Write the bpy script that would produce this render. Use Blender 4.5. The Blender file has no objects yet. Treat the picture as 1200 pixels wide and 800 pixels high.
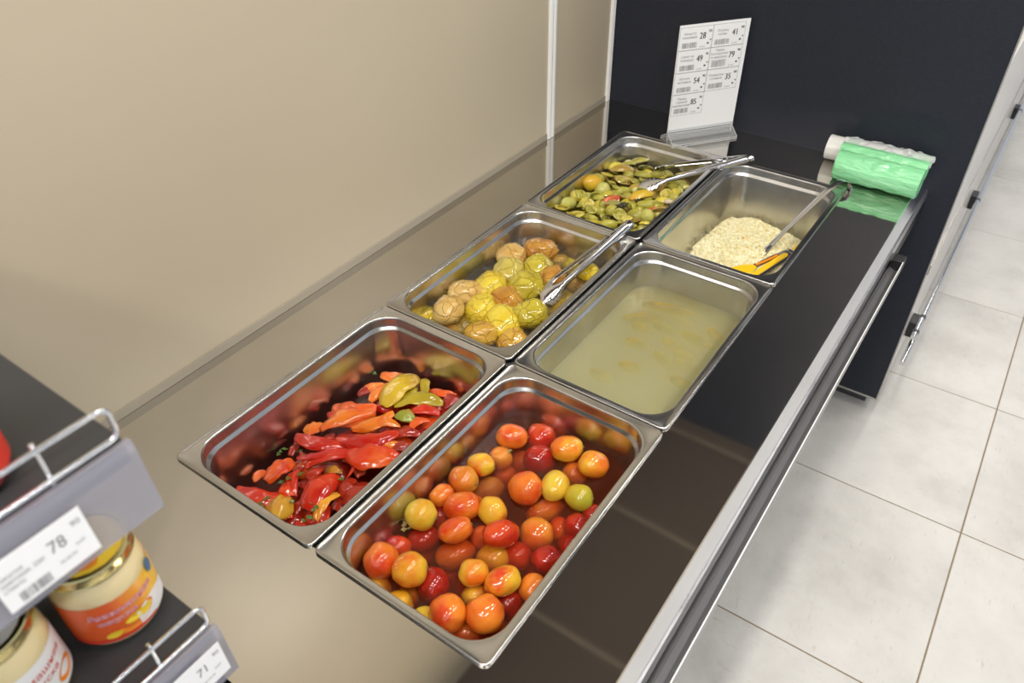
import bpy, bmesh, math, random
from mathutils import Vector, Matrix, noise
random.seed(7)
PI = math.pi
S = bpy.context.scene
COL = S.collection

# ---------------------------------------------------------------- camera
cam_d = bpy.data.cameras.new('camera')
cam_d.sensor_width = 36.0
cam_d.lens = 903.0085 * 36 / 1200
cam_d.clip_start = 0.02
cam_d.dof.use_dof = True
cam_d.dof.focus_distance = 1.55
cam_d.dof.aperture_fstop = 5.6
cam = bpy.data.objects.new('camera', cam_d)
COL.objects.link(cam)
RW = ((0.8191446561888358, 0.5735004992508057, -0.00996040141512941),
      (0.35643626451195615, -0.5225582590879245, -0.7745231146968826),
      (-0.4493942829832581, 0.6308962222252358, -0.6324671811279137))
cam.matrix_world = Matrix(((RW[0][0], -RW[1][0], -RW[2][0], 0.9818),
                           (RW[0][1], -RW[1][1], -RW[2][1], -0.3907),
                           (RW[0][2], -RW[1][2], -RW[2][2], 0.9702),
                           (0, 0, 0, 1)))
S.camera = cam

# ---------------------------------------------------------------- light
world = bpy.data.worlds.new('world')
S.world = world
world.use_nodes = True
bg = world.node_tree.nodes['Background']
bg.inputs[0].default_value = (0.80, 0.88, 1.0, 1)
bg.inputs[1].default_value = 0.55

def area(name, loc, size, energy, color, target=None):
    d = bpy.data.lights.new(name, 'AREA')
    d.shape = 'RECTANGLE'; d.size = size[0]; d.size_y = size[1]
    d.energy = energy; d.color = color
    o = bpy.data.objects.new(name, d); COL.objects.link(o); o.location = loc
    if target:
        o.rotation_euler = (Vector(target) - Vector(loc)).to_track_quat('-Z', 'Y').to_euler()
    return o
for ly in (-0.75, 0.55, 1.85):
    area('ceiling_lamp_over_counter', (0.80, ly, 2.12), (0.14, 0.62), 9.5, (1.0, 0.945, 0.86))
for ly in (-0.6, 0.9, 2.4):
    area('ceiling_lamp_over_aisle', (1.75, ly, 2.12), (0.16, 0.9), 14.5, (1.0, 0.96, 0.90))
area('ceiling_lamp_far_aisle', (1.4, 5.2, 2.12), (0.16, 3.0), 30, (1.0, 0.95, 0.88))
area('ceiling_lamp_behind', (0.6, -1.7, 2.10), (1.6, 0.2), 26, (1.0, 0.95, 0.9), (0.3, 0.6, 0))

S.view_settings.view_transform = 'Standard'
S.view_settings.look = 'None'
S.view_settings.gamma = 1.0
S.view_settings.use_curve_mapping = False
S.view_settings.exposure = 0.33
S.cycles.volume_bounces = 6

# ---------------------------------------------------------------- materials
def new_mat(name):
    m = bpy.data.materials.new(name); m.use_nodes = True
    return m, m.node_tree, m.node_tree.nodes['Principled BSDF']
def pmat(name, color, rough=0.5, metal=0.0, coat=0.0, spec=None, trans=0.0, ior=None, sss=0.0, alpha=None):
    m, t, p = new_mat(name)
    p.inputs['Base Color'].default_value = (*color, 1)
    p.inputs['Roughness'].default_value = rough
    p.inputs['Metallic'].default_value = metal
    p.inputs['Coat Weight'].default_value = coat
    p.inputs['Coat Roughness'].default_value = 0.04
    if spec is not None: p.inputs['Specular IOR Level'].default_value = spec
    p.inputs['Transmission Weight'].default_value = trans
    if ior: p.inputs['IOR'].default_value = ior
    if alpha is not None: p.inputs['Alpha'].default_value = alpha
    if sss:
        p.inputs['Subsurface Weight'].default_value = sss
        p.inputs['Subsurface Radius'].default_value = (0.01, 0.004, 0.002)
        p.inputs['Subsurface Scale'].default_value = 0.6
    return m
def N(t, kind, **kw):
    n = t.nodes.new(kind)
    for k, v in kw.items(): setattr(n, k, v)
    return n
def tex(t, kind='ShaderNodeTexNoise', scale=5.0, detail=3.0, stretch=(1, 1, 1), per_object=False, gen=False, rough=0.5):
    tc = N(t, 'ShaderNodeTexCoord'); mp = N(t, 'ShaderNodeMapping')
    mp.inputs['Scale'].default_value = stretch
    t.links.new(tc.outputs['Generated' if gen else 'Object'], mp.inputs[0])
    if per_object:
        oi = N(t, 'ShaderNodeObjectInfo'); ml = N(t, 'ShaderNodeMath', operation='MULTIPLY'); ml.inputs[1].default_value = 37.0
        t.links.new(oi.outputs['Random'], ml.inputs[0]); t.links.new(ml.outputs[0], mp.inputs['Location'])
    n = N(t, kind); n.inputs['Scale'].default_value = scale
    if kind == 'ShaderNodeTexNoise': n.inputs['Detail'].default_value = detail; n.inputs['Roughness'].default_value = rough
    t.links.new(mp.outputs[0], n.inputs['Vector'])
    return n
def ramp(t, src, stops):
    r = N(t, 'ShaderNodeValToRGB'); e = r.color_ramp.elements
    while len(e) < len(stops): e.new(0.5)
    for i, (pos, c) in enumerate(stops):
        e[i].position = pos; e[i].color = (*c, 1) if len(c) == 3 else c
    t.links.new(src, r.inputs[0]); return r
def bump(t, p, src, strength=0.3, dist=0.01, prev=None):
    b = N(t, 'ShaderNodeBump'); b.inputs['Strength'].default_value = strength; b.inputs['Distance'].default_value = dist
    t.links.new(src, b.inputs['Height'])
    if prev: t.links.new(prev.outputs[0], b.inputs['Normal'])
    t.links.new(b.outputs[0], p.inputs['Normal'])
    return b

def steel(name, c0, c1, rough, scale=6.0, stretch=(1, 1, 1), wav=0.0, tint=None):
    m, t, p = new_mat(name)
    p.inputs['Metallic'].default_value = 1.0
    n = tex(t, scale=scale, detail=4, stretch=stretch)
    r = ramp(t, n.outputs[0], [(0.3, c0), (0.7, c1)])
    t.links.new(r.outputs[0], p.inputs['Base Color'])
    n2 = tex(t, scale=scale * 3, detail=5, stretch=stretch)
    mr = N(t, 'ShaderNodeMapRange'); mr.inputs[3].default_value = rough * 0.75; mr.inputs[4].default_value = rough * 1.3
    t.links.new(n2.outputs[0], mr.inputs[0]); t.links.new(mr.outputs[0], p.inputs['Roughness'])
    if wav:
        n3 = tex(t, scale=2.2, detail=1)
        bump(t, p, n3.outputs[0], wav, 0.01)
    return m
M = {}
M['pan'] = steel('brushed_steel', (0.50, 0.49, 0.47), (0.62, 0.61, 0.59), 0.24, 8)
M['chrome'] = pmat('chrome', (0.66, 0.66, 0.67), 0.12, 1.0)
M['channel'] = pmat('grey_channel', (0.30, 0.30, 0.31), 0.3, 0.7)
M['wire'] = pmat('zinc_wire', (0.78, 0.81, 0.86), 0.22, 1.0)
M['alu'] = steel('aluminium_edge', (0.88, 0.88, 0.90), (0.95, 0.95, 0.96), 0.18, 14, (3, 0.4, 1))
M['alu2'] = steel('brushed_aluminium', (0.62, 0.62, 0.64), (0.72, 0.72, 0.74), 0.3, 14, (3, 0.3, 1))
M['dark_metal'] = pmat('dark_steel', (0.16, 0.16, 0.17), 0.3, 1.0)
M['black'] = pmat('black_plastic', (0.015, 0.015, 0.017), 0.4)
M['white'] = pmat('white_paint', (0.86, 0.86, 0.84), 0.35)
M['white_trim'] = pmat('white_trim', (0.88, 0.88, 0.86), 0.3, coat=0.3)
M['paper'] = pmat('white_paper', (0.90, 0.90, 0.90), 0.45)
M['ink'] = pmat('black_ink', (0.02, 0.02, 0.022), 0.6)
M['grey_ink'] = pmat('grey_ink', (0.22, 0.22, 0.23), 0.6)
M['acrylic'] = pmat('clear_acrylic', (0.80, 0.83, 0.84), 0.05, coat=1.0, alpha=0.22)
M['edge_glint'] = pmat('edge_glint', (0.86, 0.88, 0.88), 0.1, coat=1.0, alpha=0.75)  # pale colour standing in for light caught on acrylic edges
M['silver_edge'] = pmat('silver_edging', (0.50, 0.48, 0.45), 0.35, 0.8)
M['unit_white'] = pmat('cream_enamel', (0.80, 0.76, 0.71), 0.3, coat=0.4)
M['joint'] = pmat('grey_joint_strip', (0.36, 0.32, 0.25), 0.35)
M['grey_shelf'] = pmat('graphite_shelf', (0.030, 0.031, 0.034), 0.45)

# polished dark sheet steel of the worktop
m, t, p = new_mat('polished_worktop')
p.inputs['Metallic'].default_value = 1.0
n = tex(t, scale=3.5, detail=5, rough=0.6)
r = ramp(t, n.outputs[0], [(0.3, (0.57, 0.545, 0.50)), (0.75, (0.65, 0.62, 0.57))])
t.links.new(r.outputs[0], p.inputs['Base Color'])
n2 = tex(t, scale=24, detail=6, rough=0.7)
mr = N(t, 'ShaderNodeMapRange'); mr.inputs[3].default_value = 0.02; mr.inputs[4].default_value = 0.07
t.links.new(n2.outputs[0], mr.inputs[0]); t.links.new(mr.outputs[0], p.inputs['Roughness'])
n3 = tex(t, scale=3.0, detail=1); b0 = bump(t, p, n3.outputs[0], 0.06, 0.01)
M['worktop'] = m
# wall
m, t, p = new_mat('beige_wall_panel')
n = tex(t, scale=1.3, detail=3)
r = ramp(t, n.outputs[0], [(0.3, (0.50, 0.43, 0.315)), (0.7, (0.53, 0.46, 0.34))])
t.links.new(r.outputs[0], p.inputs['Base Color']); p.inputs['Roughness'].default_value = 0.38
n2 = tex(t, scale=1.0, detail=2, stretch=(1, 1.5, 8)); bump(t, p, n2.outputs[0], 0.03, 0.01)
M['wall'] = m
m, t, p = new_mat('black_laminate')
n = tex(t, scale=180, detail=2)
r = ramp(t, n.outputs[0], [(0.3, (0.017, 0.020, 0.030)), (0.8, (0.023, 0.027, 0.039))])
t.links.new(r.outputs[0], p.inputs['Base Color']); p.inputs['Roughness'].default_value = 0.36; p.inputs['Specular IOR Level'].default_value = 0.3
bump(t, p, n.outputs[0], 0.05, 0.001)
M['laminate'] = m
M['ceiling'] = pmat('brown_ceiling', (0.185, 0.155, 0.145), 0.6)
M['streak_strip'] = pmat('tan_streak_strip', (0.36, 0.31, 0.26), 0.5)  # for the added ceiling strips mirrored as pale streaks
# floor tiles
m, t, p = new_mat('stone_look_tile')
n = tex(t, scale=3.2, detail=8, per_object=True, rough=0.65)
r = ramp(t, n.outputs[0], [(0.28, (0.54, 0.525, 0.495)), (0.5, (0.68, 0.665, 0.63)), (0.72, (0.77, 0.755, 0.72))])
n2 = tex(t, scale=26, detail=9, stretch=(1, 3, 1), per_object=True, rough=0.75)
r2 = ramp(t, n2.outputs[0], [(0.28, (0.62, 0.57, 0.48)), (0.42, (1, 1, 1))])
mx = N(t, 'ShaderNodeMix', data_type='RGBA', blend_type='MULTIPLY'); mx.inputs[0].default_value = 0.6
t.links.new(r.outputs[0], mx.inputs[6]); t.links.new(r2.outputs[0], mx.inputs[7]); t.links.new(mx.outputs[2], p.inputs['Base Color'])
p.inputs['Roughness'].default_value = 0.34
bump(t, p, n2.outputs[0], 0.08, 0.003)
M['tile'] = m
M['grout'] = pmat('tan_grout', (0.30, 0.22, 0.13), 0.8)

def food(name, c0, c1, c2=None, scale=26, rough=0.36, coat=1.0, sss=0.05, bmp=0.14, bscale=60, stretch=(1, 1, 1), mid=0.5):
    m, t, p = new_mat(name)
    n = tex(t, scale=scale, detail=3, per_object=True, stretch=stretch)
    st = [(mid - 0.14, c0), (mid + 0.12, c1)]
    if c2: st = [(mid - 0.2, c0), (mid, c1), (mid + 0.2, c2)]
    r = ramp(t, n.outputs[0], st)
    t.links.new(r.outputs[0], p.inputs['Base Color'])
    p.inputs['Roughness'].default_value = rough; p.inputs['Coat Weight'].default_value = coat; p.inputs['Coat Roughness'].default_value = 0.015; p.inputs['Specular IOR Level'].default_value = 0.12
    if sss:
        p.inputs['Subsurface Weight'].default_value = sss
        p.inputs['Subsurface Radius'].default_value = (0.01, 0.004, 0.001); p.inputs['Subsurface Scale'].default_value = 0.4
    n2 = tex(t, scale=bscale, detail=2, per_object=True)
    bump(t, p, n2.outputs[0], bmp, 0.004)
    return m
TM = {'ro': food('tomato_red_orange', (0.60, 0.05, 0.008), (0.76, 0.22, 0.02)),
      'r': food('tomato_red', (0.42, 0.012, 0.005), (0.64, 0.07, 0.01)),
      'dr': food('tomato_deep_red', (0.26, 0.006, 0.004), (0.44, 0.02, 0.006)),
      'o': food('tomato_orange', (0.62, 0.12, 0.012), (0.68, 0.28, 0.03)),
      'oy': food('tomato_orange_yellow', (0.68, 0.15, 0.01), (0.74, 0.42, 0.03)),
      'ry': food('tomato_red_yellow', (0.64, 0.04, 0.006), (0.76, 0.46, 0.03), mid=0.48),
      'yo': food('tomato_amber', (0.50, 0.20, 0.02), (0.60, 0.32, 0.04)),
      'y': food('tomato_yellow', (0.70, 0.33, 0.015), (0.68, 0.50, 0.05)),
      'yg': food('tomato_yellow_green', (0.52, 0.36, 0.02), (0.38, 0.34, 0.025))}
M['stem'] = pmat('stem_scar', (0.20, 0.16, 0.05), 0.7)
def apple_mat(name, c0, c1):
    m = food(name, c0, c1, scale=20, coat=0.9, bmp=0.0, sss=0.05)
    t = m.node_tree; p = t.nodes['Principled BSDF']
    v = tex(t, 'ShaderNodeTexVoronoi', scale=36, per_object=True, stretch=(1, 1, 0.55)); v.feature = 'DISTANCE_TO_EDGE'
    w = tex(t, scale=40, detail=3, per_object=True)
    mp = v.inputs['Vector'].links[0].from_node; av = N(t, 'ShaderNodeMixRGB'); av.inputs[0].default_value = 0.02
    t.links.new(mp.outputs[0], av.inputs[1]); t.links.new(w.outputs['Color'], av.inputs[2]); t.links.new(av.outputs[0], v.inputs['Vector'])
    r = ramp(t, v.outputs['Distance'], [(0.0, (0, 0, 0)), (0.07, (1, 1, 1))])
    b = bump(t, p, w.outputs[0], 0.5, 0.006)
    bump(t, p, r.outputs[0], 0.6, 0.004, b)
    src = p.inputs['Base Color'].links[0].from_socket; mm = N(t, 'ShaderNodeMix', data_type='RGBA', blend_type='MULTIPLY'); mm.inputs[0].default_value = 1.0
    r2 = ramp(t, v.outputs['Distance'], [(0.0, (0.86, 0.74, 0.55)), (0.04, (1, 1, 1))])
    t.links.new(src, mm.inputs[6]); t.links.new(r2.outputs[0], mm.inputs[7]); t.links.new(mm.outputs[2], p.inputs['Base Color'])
    return m
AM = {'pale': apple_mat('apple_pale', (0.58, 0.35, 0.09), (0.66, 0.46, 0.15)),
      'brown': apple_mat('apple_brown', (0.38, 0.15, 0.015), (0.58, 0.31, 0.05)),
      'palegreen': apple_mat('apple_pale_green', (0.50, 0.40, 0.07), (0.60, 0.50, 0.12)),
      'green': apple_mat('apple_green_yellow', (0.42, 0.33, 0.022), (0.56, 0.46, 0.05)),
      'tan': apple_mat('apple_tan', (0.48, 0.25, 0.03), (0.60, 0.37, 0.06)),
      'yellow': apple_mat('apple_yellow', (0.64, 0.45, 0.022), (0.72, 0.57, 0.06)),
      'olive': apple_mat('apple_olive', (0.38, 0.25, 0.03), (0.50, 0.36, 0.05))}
PM = {'re': food('pepper_red', (0.48, 0.010, 0.003), (0.68, 0.045, 0.006), scale=14, bmp=0.25, bscale=45),
      'ro': food('pepper_red_orange', (0.66, 0.040, 0.005), (0.76, 0.11, 0.010), scale=14, bmp=0.25, bscale=45),
      'or': food('pepper_orange', (0.74, 0.085, 0.006), (0.80, 0.22, 0.014), scale=14, bmp=0.25, bscale=45),
      'dr': food('pepper_dark_red', (0.26, 0.012, 0.006), (0.48, 0.035, 0.01), scale=14, bmp=0.25, bscale=45),
      'ye': food('pepper_yellow', (0.46, 0.27, 0.008), (0.60, 0.40, 0.015), scale=14, bmp=0.25, bscale=45),
      'yg': food('pepper_yellow_green', (0.34, 0.25, 0.008), (0.48, 0.36, 0.015), scale=14, bmp=0.25, bscale=45),
      'gr': food('pepper_green_red', (0.26, 0.30, 0.02), (0.62, 0.06, 0.015), scale=10, bmp=0.25, mid=0.55),
      'br': food('pepper_brown_yellow', (0.46, 0.11, 0.012), (0.62, 0.34, 0.03), scale=12, bmp=0.25),
      'oy': food('pepper_orange_yellow', (0.78, 0.18, 0.015), (0.82, 0.42, 0.04), scale=12, bmp=0.25)}
SM = {'yo': food('salad_yellow_orange', (0.62, 0.46, 0.03), (0.68, 0.36, 0.02)),
      'ol': food('salad_olive', (0.30, 0.27, 0.03), (0.46, 0.42, 0.06)),
      'pg': food('salad_pale_green', (0.44, 0.42, 0.09), (0.56, 0.53, 0.14)),
      'ye': food('salad_yellow', (0.50, 0.42, 0.04), (0.72, 0.60, 0.07)),
      'rd': food('salad_red', (0.60, 0.05, 0.02), (0.68, 0.12, 0.04)),
      'br': food('salad_brown', (0.32, 0.22, 0.03), (0.56, 0.34, 0.07))}
SF = {'yo': food('flesh_yellow_orange', (0.74, 0.42, 0.08), (0.70, 0.30, 0.06), scale=60),
      'ol': food('flesh_olive', (0.30, 0.27, 0.04), (0.50, 0.46, 0.10), scale=60),
      'pg': food('flesh_pale_green', (0.44, 0.42, 0.12), (0.60, 0.56, 0.20), scale=60),
      'ye': food('flesh_yellow', (0.46, 0.38, 0.05), (0.68, 0.58, 0.14), scale=60),
      'rd': food('flesh_red', (0.50, 0.07, 0.03), (0.70, 0.20, 0.08), scale=60),
      'br': food('flesh_brown', (0.30, 0.20, 0.04), (0.50, 0.36, 0.10), scale=60)}
M['herb'] = pmat('herb_green', (0.09, 0.16, 0.02), 0.4, coat=0.3)
M['dill'] = pmat('dill_dry', (0.30, 0.24, 0.08), 0.5)
M['dark_leaf'] = pmat('dark_leaf', (0.035, 0.035, 0.012), 0.4, coat=0.4)
M['cabbage'] = food('cabbage_shreds', (0.80, 0.69, 0.33), (0.93, 0.89, 0.62), scale=95, coat=0.6, sss=0.06)
M['carrot'] = pmat('carrot', (0.85, 0.25, 0.03), 0.3, coat=0.5)
M['pickle'] = food('pickle_skin', (0.16, 0.10, 0.008), (0.50, 0.30, 0.015), scale=30)
M['garlic'] = pmat('garlic', (0.62, 0.52, 0.36), 0.35, coat=0.5)
M['tong_yellow'] = pmat('yellow_nylon', (0.90, 0.56, 0.01), 0.3, coat=0.4)
M['tong_orange'] = pmat('orange_nylon', (0.75, 0.24, 0.01), 0.35, coat=0.4)
M['tong_blue'] = pmat('navy_nylon', (0.025, 0.028, 0.06), 0.35, coat=0.3)

def liquid(name, scat, sd, absb, ad, ripple=0.05):
    m = bpy.data.materials.new(name); m.use_nodes = True; t = m.node_tree
    t.nodes.remove(t.nodes['Principled BSDF']); out = t.nodes['Material Output']
    tr = N(t, 'ShaderNodeBsdfTransparent'); gl = N(t, 'ShaderNodeBsdfGlossy'); gl.inputs['Roughness'].default_value = 0.03
    fr = N(t, 'ShaderNodeFresnel'); fr.inputs[0].default_value = 1.34
    n = tex(t, scale=9, detail=2); b = N(t, 'ShaderNodeBump'); b.inputs['Strength'].default_value = ripple; b.inputs['Distance'].default_value = 0.01
    t.links.new(n.outputs[0], b.inputs['Height']); t.links.new(b.outputs[0], gl.inputs['Normal'])
    mx = N(t, 'ShaderNodeMixShader'); t.links.new(fr.outputs[0], mx.inputs[0]); t.links.new(tr.outputs[0], mx.inputs[1]); t.links.new(gl.outputs[0], mx.inputs[2])
    t.links.new(mx.outputs[0], out.inputs['Surface'])
    vs = N(t, 'ShaderNodeVolumeScatter'); vs.inputs['Color'].default_value = (*scat, 1); vs.inputs['Density'].default_value = sd; vs.inputs['Anisotropy'].default_value = 0.3
    va = N(t, 'ShaderNodeVolumeAbsorption'); va.inputs['Color'].default_value = (*absb, 1); va.inputs['Density'].default_value = ad
    ad_ = N(t, 'ShaderNodeAddShader'); t.links.new(vs.outputs[0], ad_.inputs[0]); t.links.new(va.outputs[0], ad_.inputs[1])
    t.links.new(ad_.outputs[0], out.inputs['Volume'])
    return m
M['liq_tomato'] = liquid('tomato_brine', (0.70, 0.32, 0.15), 10, (0.84, 0.46, 0.26), 34)
M['liq_apple'] = liquid('apple_brine', (0.70, 0.66, 0.60), 8, (0.80, 0.74, 0.62), 9)
M['liq_broth'] = liquid('cloudy_brine', (0.885, 0.825, 0.37), 62, (0.80, 0.73, 0.28), 9)
M['liq_pepper'] = liquid('pepper_oil', (0.8, 0.25, 0.06), 8, (0.86, 0.30, 0.08), 45)
M['liq_salad'] = liquid('salad_brine', (0.6, 0.52, 0.15), 8, (0.72, 0.62, 0.22), 16)
M['liq_cabbage'] = liquid('cabbage_brine', (0.85, 0.75, 0.45), 8, (0.85, 0.70, 0.32), 20)

def film(name, col, tr=0.25, rough=0.25, bs=30, st=(1, 1, 1), strength=0.5):
    m, t, p = new_mat(name)
    p.inputs['Base Color'].default_value = (*col, 1); p.inputs['Roughness'].default_value = rough
    p.inputs['Coat Weight'].default_value = 0.5; p.inputs['Coat Roughness'].default_value = 0.12
    p.inputs['Alpha'].default_value = 1 - tr
    n = tex(t, scale=bs, detail=5, stretch=st, per_object=True); bump(t, p, n.outputs[0], strength, 0.012)
    return m
M['green_film'] = film('green_bag_film', (0.27, 0.73, 0.37), 0.0, rough=0.18, bs=38, st=(0.6, 1.6, 1.6), strength=0.9)
M['white_film'] = film('white_bag_film', (0.80, 0.79, 0.77), 0.0, bs=12, strength=0.2)
M['clear_film'] = film('clear_bag_film', (0.85, 0.87, 0.88), 0.62, rough=0.15, bs=25, strength=0.8)
M['cream'] = pmat('cream_sauce', (0.78, 0.64, 0.34), 0.18, coat=0.9, sss=0.1)
M['gold'] = pmat('gold_lid', (0.78, 0.66, 0.30), 0.2, 1.0)
M['dark_glass_red'] = pmat('red_sauce', (0.25, 0.012, 0.01), 0.12, coat=1.0)
M['label_white'] = pmat('white_label', (0.86, 0.85, 0.83), 0.35)
M['label_red'] = pmat('red_label', (0.72, 0.05, 0.03), 0.35)
M['purple_ink'] = pmat('purple_ink', (0.60, 0.12, 0.22), 0.5)
M['pink_outline'] = pmat('pink_outline', (0.92, 0.66, 0.62), 0.5)
M['red_ink'] = pmat('red_ink', (0.62, 0.06, 0.05), 0.5)
M['green_print'] = pmat('green_print', (0.16, 0.42, 0.04), 0.4)
M['orange_print'] = pmat('orange_print', (0.85, 0.26, 0.02), 0.4)
M['yellow_print'] = pmat('yellow_print', (0.90, 0.62, 0.04), 0.4)
M['blue_print'] = pmat('blue_print', (0.05, 0.16, 0.30), 0.4)
m, t, p = new_mat('orange_label')
tc = N(t, 'ShaderNodeTexCoord'); sx = N(t, 'ShaderNodeSeparateXYZ'); t.links.new(tc.outputs['Object'], sx.inputs[0])
n = tex(t, scale=16, detail=2); mm = N(t, 'ShaderNodeMath', operation='MULTIPLY_ADD'); mm.inputs[1].default_value = 14.0; mm.inputs[2].default_value = 0.25
t.links.new(sx.outputs[1], mm.inputs[0]); m2 = N(t, 'ShaderNodeMath', operation='ADD'); t.links.new(mm.outputs[0], m2.inputs[0])
m3 = N(t, 'ShaderNodeMath', operation='MULTIPLY'); m3.inputs[1].default_value = 0.4; t.links.new(n.outputs[0], m3.inputs[0]); t.links.new(m3.outputs[0], m2.inputs[1])
r = ramp(t, m2.outputs[0], [(0.25, (0.80, 0.12, 0.02)), (0.5, (0.88, 0.30, 0.03)), (0.8, (0.92, 0.55, 0.05))])
t.links.new(r.outputs[0], p.inputs['Base Color']); p.inputs['Roughness'].default_value = 0.35; p.inputs['Coat Weight'].default_value = 0.4
M['label_orange'] = m
m, t, p = new_mat('tinted_rail_plastic')
p.inputs['Base Color'].default_value = (0.36, 0.36, 0.42, 1); p.inputs['Roughness'].default_value = 0.12
p.inputs['Alpha'].default_value = 0.55; p.inputs['Coat Weight'].default_value = 0.6
M['rail_plastic'] = m

# ---------------------------------------------------------------- mesh helpers
def mesh(name, verts, faces, mat, parent=None, smooth=False, mats=None, midx=None):
    me = bpy.data.meshes.new(name); me.from_pydata([tuple(v) for v in verts], [], faces)
    bm = bmesh.new(); bm.from_mesh(me); bmesh.ops.recalc_face_normals(bm, faces=bm.faces); bm.to_mesh(me); bm.free()
    for x in (mats or [mat]): me.materials.append(x)
    if midx:
        for p_, i in zip(me.polygons, midx): p_.material_index = i
    if smooth:
        for p_ in me.polygons: p_.use_smooth = True
    o = bpy.data.objects.new(name, me); COL.objects.link(o)
    if parent: o.parent = parent
    return o
def auto(o, ang=35):
    me = o.data
    for p_ in me.polygons: p_.use_smooth = True
    bm = bmesh.new(); bm.from_mesh(me)
    for e in bm.edges:
        if len(e.link_faces) == 2 and e.calc_face_angle(0) > math.radians(ang): e.smooth = False
    bm.to_mesh(me); bm.free(); return o
class MB:
    def __init__(s): s.v = []; s.f = []
    def box(s, x0, y0, z0, x1, y1, z1):
        b = len(s.v); s.v += [(x, y, z) for z in (z0, z1) for y in (y0, y1) for x in (x0, x1)]
        s.f += [tuple(b + i for i in q) for q in ((0, 2, 3, 1), (4, 5, 7, 6), (0, 1, 5, 4), (2, 6, 7, 3), (0, 4, 6, 2), (1, 3, 7, 5))]; return s
    def quad(s, a, b, c, d):
        n_ = len(s.v); s.v += [a, b, c, d]; s.f.append((n_, n_ + 1, n_ + 2, n_ + 3)); return s
    def loops(s, Ls, closed=True, cap0=False, cap1=False):
        b = len(s.v); n_ = len(Ls[0])
        for L in Ls: s.v += [tuple(q) for q in L]
        for i in range(len(Ls) - 1):
            for j in range(n_ if closed else n_ - 1):
                k = (j + 1) % n_; s.f.append((b + i * n_ + j, b + i * n_ + k, b + (i + 1) * n_ + k, b + (i + 1) * n_ + j))
        if cap0: s.f.append(tuple(b + j for j in range(n_))[::-1])
        if cap1: s.f.append(tuple(b + (len(Ls) - 1) * n_ + j for j in range(n_)))
        return s
    def tube(s, pts, r, n_=10, closed=False):
        pts = [Vector(q) for q in pts]; Ls = []; ref = None
        for i, q in enumerate(pts):
            a = pts[(i - 1) % len(pts)] if (closed or i > 0) else q
            c = pts[(i + 1) % len(pts)] if (closed or i < len(pts) - 1) else q
            d = (c - a).normalized()
            if ref is None: ref = Vector((0, 0, 1)) if abs(d.z) < 0.9 else Vector((1, 0, 0))
            u = (ref - d * ref.dot(d)).normalized(); w = d.cross(u); ref = u
            Ls.append([q + (u * math.cos(2 * PI * k / n_) + w * math.sin(2 * PI * k / n_)) * r for k in range(n_)])
        if closed: Ls.append(Ls[0]); return s.loops(Ls)
        return s.loops(Ls, cap0=True, cap1=True)
    def profile_y(s, prof, y0, y1, closed=True):
        a = [(x, y0, z) for x, z in prof]; b = [(x, y1, z) for x, z in prof]
        return s.loops([a, b], closed=closed, cap0=closed, cap1=closed)
    def make(s, name, mat, parent=None, smooth=False, bevel=0, ang=None):
        o = mesh(name, s.v, s.f, mat, parent, smooth)
        if bevel:
            md = o.modifiers.new('bevel', 'BEVEL'); md.width = bevel; md.segments = 2; md.limit_method = 'ANGLE'
        if ang: auto(o, ang)
        return o
def empty(name, loc, label, cat, group=None, rz=0):
    o = bpy.data.objects.new(name, None); COL.objects.link(o); o.location = loc; o.rotation_euler.z = rz
    o.empty_display_size = 0.05
    return tag(o, label, cat, group)
def tag(o, label, cat, group=None, kind=None):
    o['label'] = label; o['category'] = cat
    if group: o['group'] = group
    if kind: o['kind'] = kind
    return o
def struct(o): o['kind'] = 'structure'; return o
def rrect(x0, y0, x1, y1, r, z, n_=9):
    out = []
    for cx, cy, a0 in ((x1 - r, y1 - r, 0), (x0 + r, y1 - r, 90), (x0 + r, y0 + r, 180), (x1 - r, y0 + r, 270)):
        for k in range(n_):
            a = math.radians(a0 + 90 * k / (n_ - 1)); out.append((cx + r * math.cos(a), cy + r * math.sin(a), z))
    return out
_tc = {}
def text_mesh(body, size, align='CENTER'):
    key = (body, size, align)
    if key in _tc: return _tc[key]
    cu = bpy.data.curves.new('t', 'FONT'); cu.body = body; cu.size = size; cu.align_x = align; cu.resolution_u = 2
    o = bpy.data.objects.new('t', cu); COL.objects.link(o)
    dg = bpy.context.evaluated_depsgraph_get(); dg.update()
    me = bpy.data.meshes.new_from_object(o.evaluated_get(dg))
    vs = [v.co.copy() for v in me.vertices]; fs = [tuple(p_.vertices) for p_ in me.polygons]
    bpy.data.objects.remove(o); bpy.data.meshes.remove(me); bpy.data.curves.remove(cu)
    _tc[key] = (vs, fs); return vs, fs
def add_text(mb, body, x, y, size, fn, align='CENTER', sx=1.0, bold=0.0):
    vs, fs = text_mesh(body, size, align)
    for dx in ((0,) if not bold else (-bold, 0, bold)):
        b = len(mb.v); mb.v += [fn(x + v.x * sx + dx, y + v.y) for v in vs]; mb.f += [tuple(b + i for i in f_) for f_ in fs]
def add_rect(mb, x0, y0, x1, y1, fn):
    mb.quad(fn(x0, y0), fn(x1, y0), fn(x1, y1), fn(x0, y1))
def bars(mb, x0, y0, x1, y1, fn, seed, n_=22):
    rg = random.Random(seed); x = x0; st = (x1 - x0) / n_
    while x < x1 - st:
        w_ = st * rg.choice((0.3, 0.5, 0.8)); add_rect(mb, x, y0, x + w_, y1, fn); x += w_ + st * rg.choice((0.35, 0.5, 0.8))

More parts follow.
